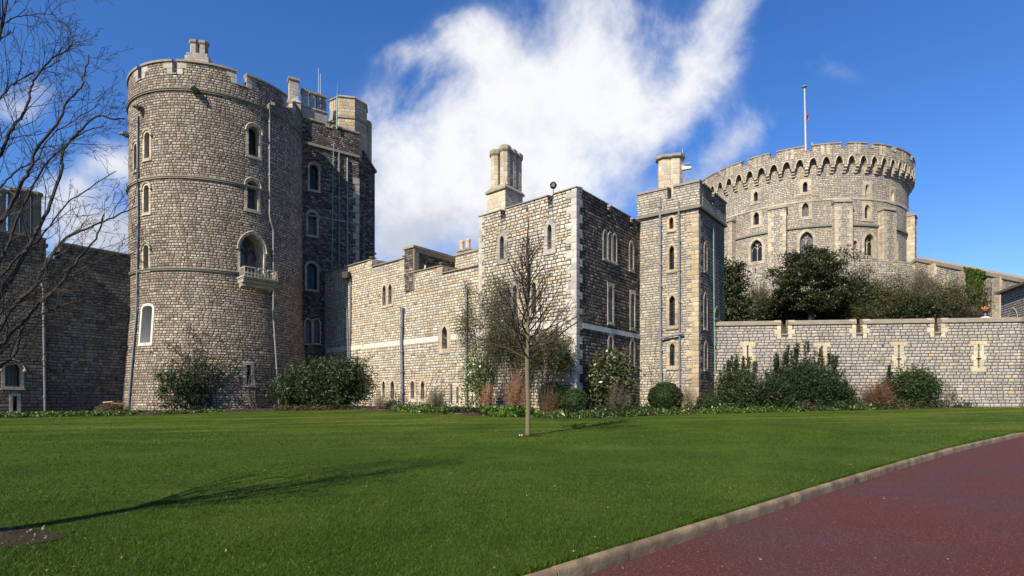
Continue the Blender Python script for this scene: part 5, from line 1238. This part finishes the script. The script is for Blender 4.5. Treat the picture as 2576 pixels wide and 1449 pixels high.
cover('ground_cover', 'low green leaves at the foot of the drum tower shrub', L_FRESH, 385, 560, .6, 700, .07, .22, 3)
cover('low_hedge', 'low dark heather edging in front of the rhododendron', L_REDD, 690, 880, .7, 2200, .045, .32, 4)
cover('low_hedge', 'dark green low edging before the big rhododendron', L_DARK, 690, 900, .8, 1800, .05, .34, 5)
cover('ground_cover', 'yellow green broad leaves left of the young tree bushes', L_FRESH, 985, 1120, .9, 1700, .085, .36, 6)
cover('ground_cover', 'yellow green broad leaves right of the young tree below the bushes', L_FRESH, 1335, 1720, 1.0, 2800, .08, .34, 16)
cover('ground_cover', 'dark leaves between the middle bushes', L_DARK, 1000, 1760, 2.0, 4500, .06, .34, 7)
cover('ground_cover', 'large pale green acanthus leaves left of the young tree', L_FRESH, 1215, 1335, .9, 1900, .12, .55, 8, .6)
cover('ground_cover', 'strappy daffodil leaves by the clipped bushes', L_LAUR, 1360, 1500, .5, 1500, .13, .22, 9, .10, 2.5)
cover('ground_cover', 'fresh green leaves in the bed below the right hand shrubs', L_FRESH, 1720, 2210, .9, 3600, .075, .30, 10)
cover('low_hedge', 'low dark edging along the right part of the bed', L_DARK, 2000, 2480, 1.3, 6500, .055, .55, 12)
cover('low_hedge', 'low brownish green edging mixed along the right bed', L_REDD, 2010, 2480, 1.3, 2500, .05, .58, 13)
cover('low_shrubs', 'loose dark knee high plants filling the bed between the bushes', L_DARK, 1420, 2480, 1.4, 7000, .075, .80, 21, .4, .3, .5, 1.8)
cover('low_shrubs', 'loose mid green knee high plants among the right hand shrubs', L_LAUR, 1700, 2300, 1.2, 1800, .06, .6, 22, .4, .3, .4, 1.5)
cover('low_shrubs', 'dark knee high plants at the left and middle walls', L_DARK, 960, 1420, 1.2, 3000, .07, .6, 23, .4, .3, .8, 1.5)
cover('bare_soil_litter', 'brown leaf litter along the bed edge', T_BROWN, -60, 2490, .8, 5000, .035, .06, 14, .5, 0)

# --- shrubs, left to right
def onwall(S, px, py, off): u, z = S.inv(px, py); p = S.P(u, z, off); return Vector((p[0], p[1], gz(p[0], p[1])))
P = onwall(drum, 455, 1020, .9)
shrub('wall_shrub', 'loose shrub with whorled leaves against the foot of the drum tower', 'shrub', 385, 478, 900, 1030, L_RHOD, 75, 30, .085, .17, shell=.3, pos=P, ry=.6, seed=31, stem_n=9, wob=.6)
P = onwall(drum, 500, 1020, .6)
shrub('wall_shrub', 'denser dark shrub in the middle of the drum tower foot', 'shrub', 462, 532, 880, 1034, L_DARK, 90, 36, .06, .18, shell=.2, pos=P, ry=.5, seed=32, wob=.5)
t = thing('climber', 'thin climbing shrub arching over the lower stones of the drum tower', 'climber', (P.x, P.y, P.z)); rq = random.Random(5); mb = MB(); tips = []
for k in range(34):
    px0 = rq.uniform(480, 530); a = rq.uniform(-1.15, 1.25); L_ = rq.uniform(60, 150); pth = []
    for i in range(9):
        s = i / 8; x = px0 + math.sin(a) * L_ * s * (1 + .3 * s); y = 1020 - L_ * 1.15 * math.cos(a * .8) * math.sin(s * 1.75) * 1.1 - 20 * s; u, z = drum.inv(x, y); q_ = Vector(drum.P(u, z, .12 + .18 * math.sin(s * 3))); pth.append(q_ - P)
    mb.tube([p + P for p in pth], [.016 * (1 - .7 * i / 8) for i in range(9)], 4, cap=False); tips += pth[3:]
part('stems', mb, BARKD, t, fix=False)
tp_ = np.array([tuple(p) for p in tips]); pts = np.repeat(tp_, 11, 0) + NR.normal(size=(len(tp_) * 11, 3)) * .10; leaf_cloud('foliage', t, L_RHOD, pts, .055, .4, .1)
P = bed(835, 2.2)
R1 = shrub('rhododendron', 'big dark rhododendron spreading between drum tower and low range', 'shrub', 730, 955, 900, 1035, L_RHOD, 260, 95, .115, .30, shell=.45, pos=P, ry=2.0, seed=33, up=.3, aspect=.30, stem_n=14, wob=.42)
shrub('rhododendron', 'lower left shoulder of dark rhododendron beside the drum tower pipe', 'shrub', 704, 810, 925, 1036, L_RHOD, 110, 90, .105, .28, shell=.4, wob=.4, pos=P + Vector((-2.3, -.3, 0)), ry=1.2, seed=34, up=.3, aspect=.30)
twig_bush('twiggy_bush', 'pale bare twiggy bush right of the rhododendron', 'bush', 922, 990, 975, 1031, T_BROWN, 260, .3, .006, seed=35)
twig_bush('twiggy_bush', 'fine twiggy grey bush in front of the low arched windows', 'bush', 1068, 1135, 965, 1034, T_GREY, 420, .25, .006, seed=36, leafy=(L_OLIV, 700, .03))
P = bed(1215, 1.0); Pw = bed(1222, 3.2)
def willowy(x0, x1, y0, y1, Pn, n, lab, seed, drop=.9):
    t = thing('willowy_shrub', lab, 'shrub', tuple(Pn)); r = np.random.default_rng(seed); s = Pn.y / F; mb = MB(); rq2 = random.Random(seed); C2 = []
    for k in range(n):
        tx = rq2.uniform(x0, x1); ty = rq2.uniform(y0, y0 + (y1 - y0) * .55); tipp = at(tx, ty, Pn.y + rq2.uniform(-.8, .8)); b_ = Pn + Vector((rq2.uniform(-.3, .3), 0, 0)); mid = b_.lerp(tipp, .6) + Vector((0, 0, .5)); en = tipp + Vector((rq2.uniform(-.5, .5), rq2.uniform(-.3, .3), -drop * rq2.uniform(.3, 1.3)))
        pp = catmull([b_, mid, tipp, en], 6); mb.tube(pp, [.012 * (1 - .85 * i / len(pp)) for i in range(len(pp))], 4, cap=False)
        for p_ in pp[7:]: C2.append(tuple(p_ - Pn))
    part('stems', mb, BARKD, t, fix=False); c2 = np.array(C2); pts = np.repeat(c2, 20, 0) + r.normal(size=(len(c2) * 20, 3)) * np.array([.17, .17, .22]); leaf_cloud('foliage', t, L_OLIV, pts, .070, .20, -.6); return t
willowy(1152, 1290, 695, 1000, Pw, 46, 'tall willowy feathery shrub climbing the wall around the drainpipe', 41)
P2 = bed(1372, 1.7)
willowy(1225, 1330, 790, 1000, bed(1290, 2.6), 50, 'green feathery shrub left behind the young tree trunk', 42, .6); willowy(1335, 1440, 830, 1000, P2, 55, 'brownish feathery shrub right behind the young tree trunk', 43, .6)
shrub('laurel', 'glossy light green laurel at the foot of the tall drainpipe', 'shrub', 1155, 1250, 868, 1022, L_LAUR, 110, 30, .075, .22, shell=.3, pos=bed(1203, 1.8), ry=.8, seed=44, wob=.6, stem_n=10)
twig_bush('dogwood', 'red stemmed shrub left of the young tree, the narrower one', 'bush', 1198, 1258, 950, 1033, T_RED, 320, .3, .008, seed=45); 
twig_bush('dogwood', 'red stemmed shrub directly left of the young trunk, the wider one', 'bush', 1258, 1345, 918, 1028, T_RED, 480, .3, .008, seed=46)
twig_bush('twiggy_bush', 'small reddish bare bush right of the young tree', 'bush', 1345, 1420, 970, 1046, T_RUST, 240, .25, .006, seed=47)
def clipped(x0, x1, y0, yb, lab, seed, dy=.6):
    p = bed((x0 + x1) / 2, dy + .7); rx, h = wsize(x0, x1, y0, yb, p); t = thing('clipped_bush', lab, 'bush', tuple(p)); r = np.random.default_rng(seed)
    n = int(5200 * rx * h); d_ = unit(r.normal(size=(n, 3))); rad = (.84 + .16 * r.random((n, 1))) * (1 + .05 * np.sin(d_[:, :1] * 9 + seed) * np.cos(d_[:, 2:3] * 8)); c_ = d_ * rad * np.array([rx, rx * .9, h / 2 * 1.05]); c_[:, 2] += h / 2 * .98; c_ = c_[c_[:, 2] > 0]
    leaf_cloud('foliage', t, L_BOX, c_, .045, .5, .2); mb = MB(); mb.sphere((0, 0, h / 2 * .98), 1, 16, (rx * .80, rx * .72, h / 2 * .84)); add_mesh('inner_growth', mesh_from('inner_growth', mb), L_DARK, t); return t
clipped(1352, 1428, 960, 1034, 'round clipped bush behind and left of its neighbour, right of the young tree', 51, 1.6); clipped(1410, 1482, 978, 1044, 'round clipped dark bush in front of the sunlit block corner', 52)
shrub('magnolia', 'tall glossy magnolia against the dark side of the corner block', 'shrub', 1478, 1602, 868, 1030, L_MAGN, 200, 34, .105, .24, shell=.45, pos=bed(1540, 2.6), ry=1.0, seed=53, up=.2, aspect=.42, wob=.35)
twig_bush('twiggy_bush', 'olive brown bush in front of the magnolia', 'bush', 1512, 1592, 955, 1040, T_GREY, 520, .28, .007, seed=54, leafy=(L_OLIV, 1500, .035))
clipped(1630, 1718, 962, 1031, 'round clipped dark bush at the foot of the slender tower, the larger one', 55, .9)
twig_bush('twiggy_bush', 'pale thin twiggy bush between the two round bushes by the slender tower', 'bush', 1692, 1768, 940, 1030, T_BROWN, 260, .3, .005, seed=56, leafy=(L_OLIV, 500, .03))
clipped(1752, 1808, 988, 1029, 'small round clipped bush at the corner of the slender tower', 57)
def up_shrub(x0, x1, y0, yb, lab, seed, dy, n, mat_, spikes=0, size=.075):
    p = bed((x0 + x1) / 2, dy + .7); rx, h = wsize(x0, x1, y0, yb, p); t = thing('broadleaf_shrub', lab, 'shrub', tuple(p))
    pts = clumps(n, 38, rx * .88, min(rx * .8, 1.5), h / 2 * .82, .20, .02, .5, .3, seed); r = np.random.default_rng(seed + 1); ex_ = []
    for k in range(spikes):
        x = r.uniform(-.85, .85) * rx; zt_ = h * (1 - .35 * (x / rx) ** 2) * r.uniform(1.0, 1.2); L2 = r.uniform(.6, 1.1); m_ = 120; ex_.append(np.stack([x + r.normal(size=m_) * .05, r.normal(size=m_) * .05 + r.uniform(-.5, .2), zt_ - L2 * r.random(m_)], 1))
    if ex_: pts = np.concatenate([pts] + ex_)
    leaf_cloud('foliage', t, mat_, pts, size, .32, .5); stems(t, h * .8, rx * .8, 9, .02, None, seed); return t
up_shrub(1798, 1915, 912, 1027, 'dark upright shrub where the garden wall meets the slender tower', 61, .8, 340, L_RHOD, 18)
up_shrub(1925, 2120, 885, 1024, 'largest dark shrub in front of the garden wall with upright shoots', 62, 1.0, 800, L_DARK, 30)
up_shrub(1890, 1990, 945, 1028, 'lower dark shrub filling between the two taller wall shrubs', 63, .5, 260, L_DARK, 4)
up_shrub(2060, 2146, 960, 1022, 'low dark shrub at the right foot of the largest wall shrub', 64, .9, 220, L_DARK, 2)
twig_bush('rusty_bush', 'rust brown twiggy bush between two green shrubs by the garden wall', 'bush', 2142, 2272, 950, 1018, T_RUST, 800, .3, .008, seed=65, leafy=(L_REDD, 1500, .03))
up_shrub(2205, 2350, 912, 1014, 'rounded dark green shrub under the third arrow slit', 66, .9, 620, L_BOX, 3, .085)
twig_bush('twiggy_bush', 'sparse tall reddish bush before the right end of the garden wall', 'bush', 2352, 2410, 945, 1016, T_RUST, 330, .3, .008, seed=67, leafy=(L_REDD, 1500, .05))
twig_bush('twiggy_bush', 'sparse reddish leafy bush at the far right of the bed', 'bush', 2398, 2470, 970, 1018, T_RUST, 380, .3, .008, seed=68, leafy=(L_REDD, 2200, .05))
# small cut logs against the left wall
rq = random.Random(77)
for k, (px, py, lab) in enumerate(((268, 1024, 'pale split log lying lowest on the brush heap by the left wall'), (258, 1012, 'short split log leaning on the brush heap by the left wall'), (282, 1016, 'longest pale log on the brush heap beside the drum tower'))):
    p = onwall(cu, px, py, 1.0); z = at(px, py, p.y).z; mb = MB(); c_ = Vector((p.x, p.y, z)); d_ = Vector((1, .2, .35 - .25 * k)).normalized() * (.20 + .08 * k); mb.tube([c_ - d_, c_ + d_], [.06, .05], 7)
    single('split_log', mb, WOOD, lab, 'log', tuple(c_), 'logs on the brush heap')
p = onwall(cu, 275, 1030, 1.2); t = twig_bush('brush_heap', 'heap of dead brush and cut twigs at the wall left of the drum tower', 'brush heap', 225, 320, 1005, 1040, T_BROWN, 420, .25, .008, pos=p, seed=78, leafy=(L_DARK, 900, .05))
# wall creepers: bare stems fanning over the lower wall stones
for nm, lab, S, px, py, n, h_, seed in (('creeper', 'bare creeper stems spreading over the left castle wall', cu, 210, 1030, 26, 150, 3), ('creeper', 'bare creeper stems on the low range wall beside the wide drainpipe', fr, 1075, 1020, 26, 150, 4), ('creeper', 'bare creeper stems at the left foot of the slender tower', sf, 1650, 1000, 30, 190, 5), ('creeper', 'dry creeper stems at the drum tower foot beside the thin pipe', drum, 640, 1030, 30, 130, 6)):
    rq = random.Random(seed); mb = MB()
    for k in range(n):
        a = rq.uniform(-.9, .9); L_ = h_ * rq.uniform(.5, 1.1); x, y = px + rq.uniform(-14, 14), py; pth = []
        for i in range(10):
            pth.append(S.P(*S.inv(x, y), .035)); a += rq.gauss(0, .28); x += math.sin(a) * L_ / 9; y -= abs(math.cos(a)) * L_ / 9
            if S is sf and (x < 1626 or x > 1752): break
        if len(pth) > 2: mb.tube(pth, [.014 * (1 - .7 * i / len(pth)) for i in range(len(pth))], 3, cap=False)
    p0 = S.P(*S.inv(px, py), .1); single(nm, mb, T_BROWN, lab, 'climber', (p0[0], p0[1], gz(p0[0], p0[1])), fix=False)

# --- planting on the mound
def big_tree(x0, x1, y0, yb, lab, seed, nc, per, size, mat_, name='evergreen_oak', cr=.8, Yo=None, flat=.5, trunk=True, shell=.55, aspect=.5):
    p = mp((x0 + x1) / 2, yb) if Yo is None else Vector((at((x0 + x1) / 2, yb, Yo).x, Yo, mz(at((x0 + x1) / 2, yb, Yo).x, Yo)))
    s = p.y / F; rx = (x1 - x0) * s / 2; zt_ = at(0, y0, p.y).z; h = zt_ - p.z; t = thing(name, lab, 'tree', tuple(p)); r = np.random.default_rng(seed)
    pts = clumps(nc, per, rx * .9, rx * .8, h * .42, cr, .3, shell, .3, seed, flat); pts[:, 2] += h * .12
    leaf_cloud('crown', t, mat_, pts, size, aspect, .1); mb = MB(); rq2 = random.Random(seed); mb.tube([p + Vector((0, 0, -1)), p + Vector((.1, 0, h * .4))], [.45, .3], 8)
    for k in range(7): a = rq2.uniform(0, 6.28); mb.tube([p + Vector((0, 0, h * .15)), p + Vector((math.cos(a) * rx * .35, math.sin(a) * rx * .3, h * .4)), p + Vector((math.cos(a) * rx * .75, math.sin(a) * rx * .6, h * rq2.uniform(.5, .7)))], [.2, .13, .05], 5)
    part('trunk', mb, BARKD, t); return t
big_tree(1940, 2140, 620, 790, 'large dark evergreen oak on the mound in front of the keep', 71, 210, 170, .13, L_HOLM, cr=.50, Yo=68, shell=.3, flat=.38)
big_tree(1795, 1884, 652, 790, 'dark evergreen tree peeping out right behind the slender tower', 72, 150, 90, .17, L_HOLM, cr=.55, Yo=66)
def mound_bush(x0, x1, y0, yb, lab, seed, kind, Yo=None):
    p = mp((x0 + x1) / 2, yb)
    if Yo: a, b_ = ray((x0 + x1) / 2, yb); p = Vector((a * Yo, Yo, mz(a * Yo, Yo)))
    if kind == 'leaf': return shrub('mound_shrub', lab, 'shrub', x0, x1, y0, yb, L_HOLM, 130, 60, .13, .45, shell=.4, pos=p, seed=seed, stem_n=6, aspect=.5)
    if kind == 'olive': return shrub('mound_shrub', lab, 'shrub', x0, x1, y0, yb, L_OLIV, 130, 50, .12, .5, shell=.25, pos=p, seed=seed, stem_n=9, aspect=.35)
    return twig_bush('mound_thicket', lab, 'bush', x0, x1, y0, yb, T_GREY if kind == 'grey' else T_RUST, 900, .8, .02, pos=p, seed=seed, leafy=(L_OLIV if kind == 'grey' else L_DARK, 1800, .08))
for v in ((1822, 1880, 735, 800, 'dark shrub low on the mound beside the slender tower', 81, 'leaf'), (1870, 1950, 700, 800, 'bare thin thicket left of the large evergreen oak', 82, 'grey'),
          (2085, 2200, 700, 806, 'dark shrub at the right foot of the large evergreen oak', 83, 'leaf'), (2115, 2215, 655, 800, 'olive green small tree right of the large evergreen oak', 84, 'olive'),
          (2190, 2300, 680, 805, 'brownish olive thicket below the keep buttress', 85, 'olive'), (2270, 2370, 655, 800, 'tall brownish thicket under the sloping wall', 86, 'grey'),
          (2340, 2440, 700, 800, 'dark olive bush mid way under the sloping wall', 87, 'olive'), (2420, 2520, 720, 800, 'olive thicket left of the gate building', 88, 'olive'),
          (2240, 2360, 750, 808, 'low dark shrub just above the garden wall battlements', 89, 'leaf'), (2130, 2200, 770, 812, 'small bright shrub above the second wall gap', 90, 'olive'), (2370, 2480, 765, 806, 'low grey thicket behind the lamp', 91, 'grey'), (1900, 1990, 755, 806, 'low dark undergrowth on the bank below the oak', 92, 'leaf'), (1985, 2100, 740, 806, 'deep dark shrub mass under the oak crown', 93, 'leaf'), (2300, 2350, 700, 760, 'bushy olive shrub against the sloping wall', 94, 'olive')):
    mound_bush(*v)
# ivy on the sloping wall
t = thing('ivy', 'bright green ivy hanging over the sloping wall', 'climber', tuple(sw.P(sw.inv(2450, 700)[0], 10, .3))); o_ = np.array(t.location)
u0_, u1_ = sw.inv(2428, 700)[0], sw.inv(2488, 700)[0]; r = np.random.default_rng(5); n = 7000; uu = r.uniform(0, 1, n); vv = r.random(n)
pts = np.array([sw.P(u0_ + (u1_ - u0_) * (a * (1 - .25 * b_) + .1 * b_), w0.z + dzs * (u0_ + (u1_ - u0_) * a) / Ls + .55 - b_ * 6.5, .15 + .35 * abs(math.sin(a * 9 + b_ * 7))) for a, b_ in zip(uu, vv)]) - o_
keep = np.array([(.5 - abs(a - .5)) * 2.2 + .55 * mnoise.noise(Vector((a * 6, b_ * 5, 1))) > .18 + .55 * b_ ** 2 for a, b_ in zip(uu, vv)]); leaf_cloud('foliage', t, L_IVY, pts[keep], .13, .6, -.2)

# --- grass blades in the foreground
def blades(n, y0, y1, h, w_, seed, pw=1.0):
    r = np.random.default_rng(seed); y = y0 + (y1 - y0) * r.random(n) ** pw; x = y * r.uniform(-.98, .98, n); ok = y > np.interp(x, kx, ky) + .10; x, y = x[ok], y[ok]; n = len(x)
    m_ = np.array([.5 + .5 * mnoise.noise(Vector((a * .8, b_ * .8, 0))) for a, b_ in zip(x, y)])
    z = np.array([gz(a, b_) for a, b_ in zip(x, y)]); hh = h * r.uniform(.45, 1.15, n) * (.7 + .6 * m_); a = r.uniform(0, 2 * np.pi, n); lean = r.normal(size=(n, 2)) * .55 + np.array([.1, .1])
    bs = np.stack([x, y, z - .004], 1); sd_ = np.stack([np.cos(a), np.sin(a), np.zeros(n)], 1) * w_; tip_ = bs + np.stack([lean[:, 0] * hh, lean[:, 1] * hh, hh], 1)
    V = np.stack([bs - sd_, bs + sd_, tip_], 1); me = bpy.data.meshes.new('grass'); me.vertices.add(3 * n); me.vertices.foreach_set('co', V.reshape(-1).astype(np.float32)); me.loops.add(3 * n); me.loops.foreach_set('vertex_index', np.arange(3 * n, dtype=np.int32)); me.polygons.add(n); me.polygons.foreach_set('loop_start', np.arange(0, 3 * n, 3, dtype=np.int32)); me.polygons.foreach_set('loop_total', np.full(n, 3, dtype=np.int32)); me.update()
    return me
for me, lab in ((blades(170000, 4.2, 8.5, .040, .0035, 1, 1.0), 'short mown grass blades on the near lawn'), (blades(210000, 8.3, 22, .036, .006, 2, 1.0), 'short mown grass blades on the middle lawn'), (blades(150000, 17, 36, .036, .011, 3, 1.0), 'short mown grass blades on the far lawn')):
    o = add_mesh('grass', me, L_GRASS, None); o['kind'] = 'stuff'; o['label'] = lab; o['category'] = 'grass'

r = np.random.default_rng(55); n = 9000; xx = r.uniform(-1, 20, n); yy = np.interp(xx, kx, ky) + .055 + np.abs(r.normal(size=n)) * .035; zz = np.array([gz(a, b_) for a, b_ in zip(xx, yy)])
tp3 = np.stack([r.normal(size=n) * .02, -np.abs(r.normal(size=n)) * .03, r.uniform(.02, .07, n) * (.5 + np.array([mnoise.noise(Vector((a * 1.5, 0, 0))) + .6 for a in xx]).clip(0, 1))], 1); b0 = np.stack([xx, yy, zz], 1); sd3 = np.stack([np.full(n, .004), r.normal(size=n) * .002, np.zeros(n)], 1)
o = add_mesh('grass', quads_mesh('grass', b0 + tp3 * .5, tp3 * .5, sd3), L_GRASS, None); o['kind'] = 'stuff'; o['label'] = 'longer untrimmed grass leaning over the kerb edge'; o['category'] = 'grass'
n = 420; yy = 5 + 27 * r.random(n) ** 1.3; xx = yy * r.uniform(-.95, .95, n); on = yy < np.interp(xx, kx, ky) - .1; zz = np.array([gz(a, b_) for a, b_ in zip(xx, yy)]) + np.where(on, -.12, .035)
c3 = np.stack([xx, yy, zz], 1); d3 = r.normal(size=(n, 3)); d3[:, 2] *= .25; d3 = unit(d3) * .022 * r.uniform(.5, 1.2, (n, 1)); o3 = unit(np.cross(d3, np.array([0, 0, 1.]) + r.normal(size=(n, 3)) * .3)) * .010
o = add_mesh('fallen_leaves', quads_mesh('fallen_leaves', c3, d3, o3), T_BROWN, None); o['kind'] = 'stuff'; o['label'] = 'small brown fallen leaves scattered over lawn and road'; o['category'] = 'fallen leaves'
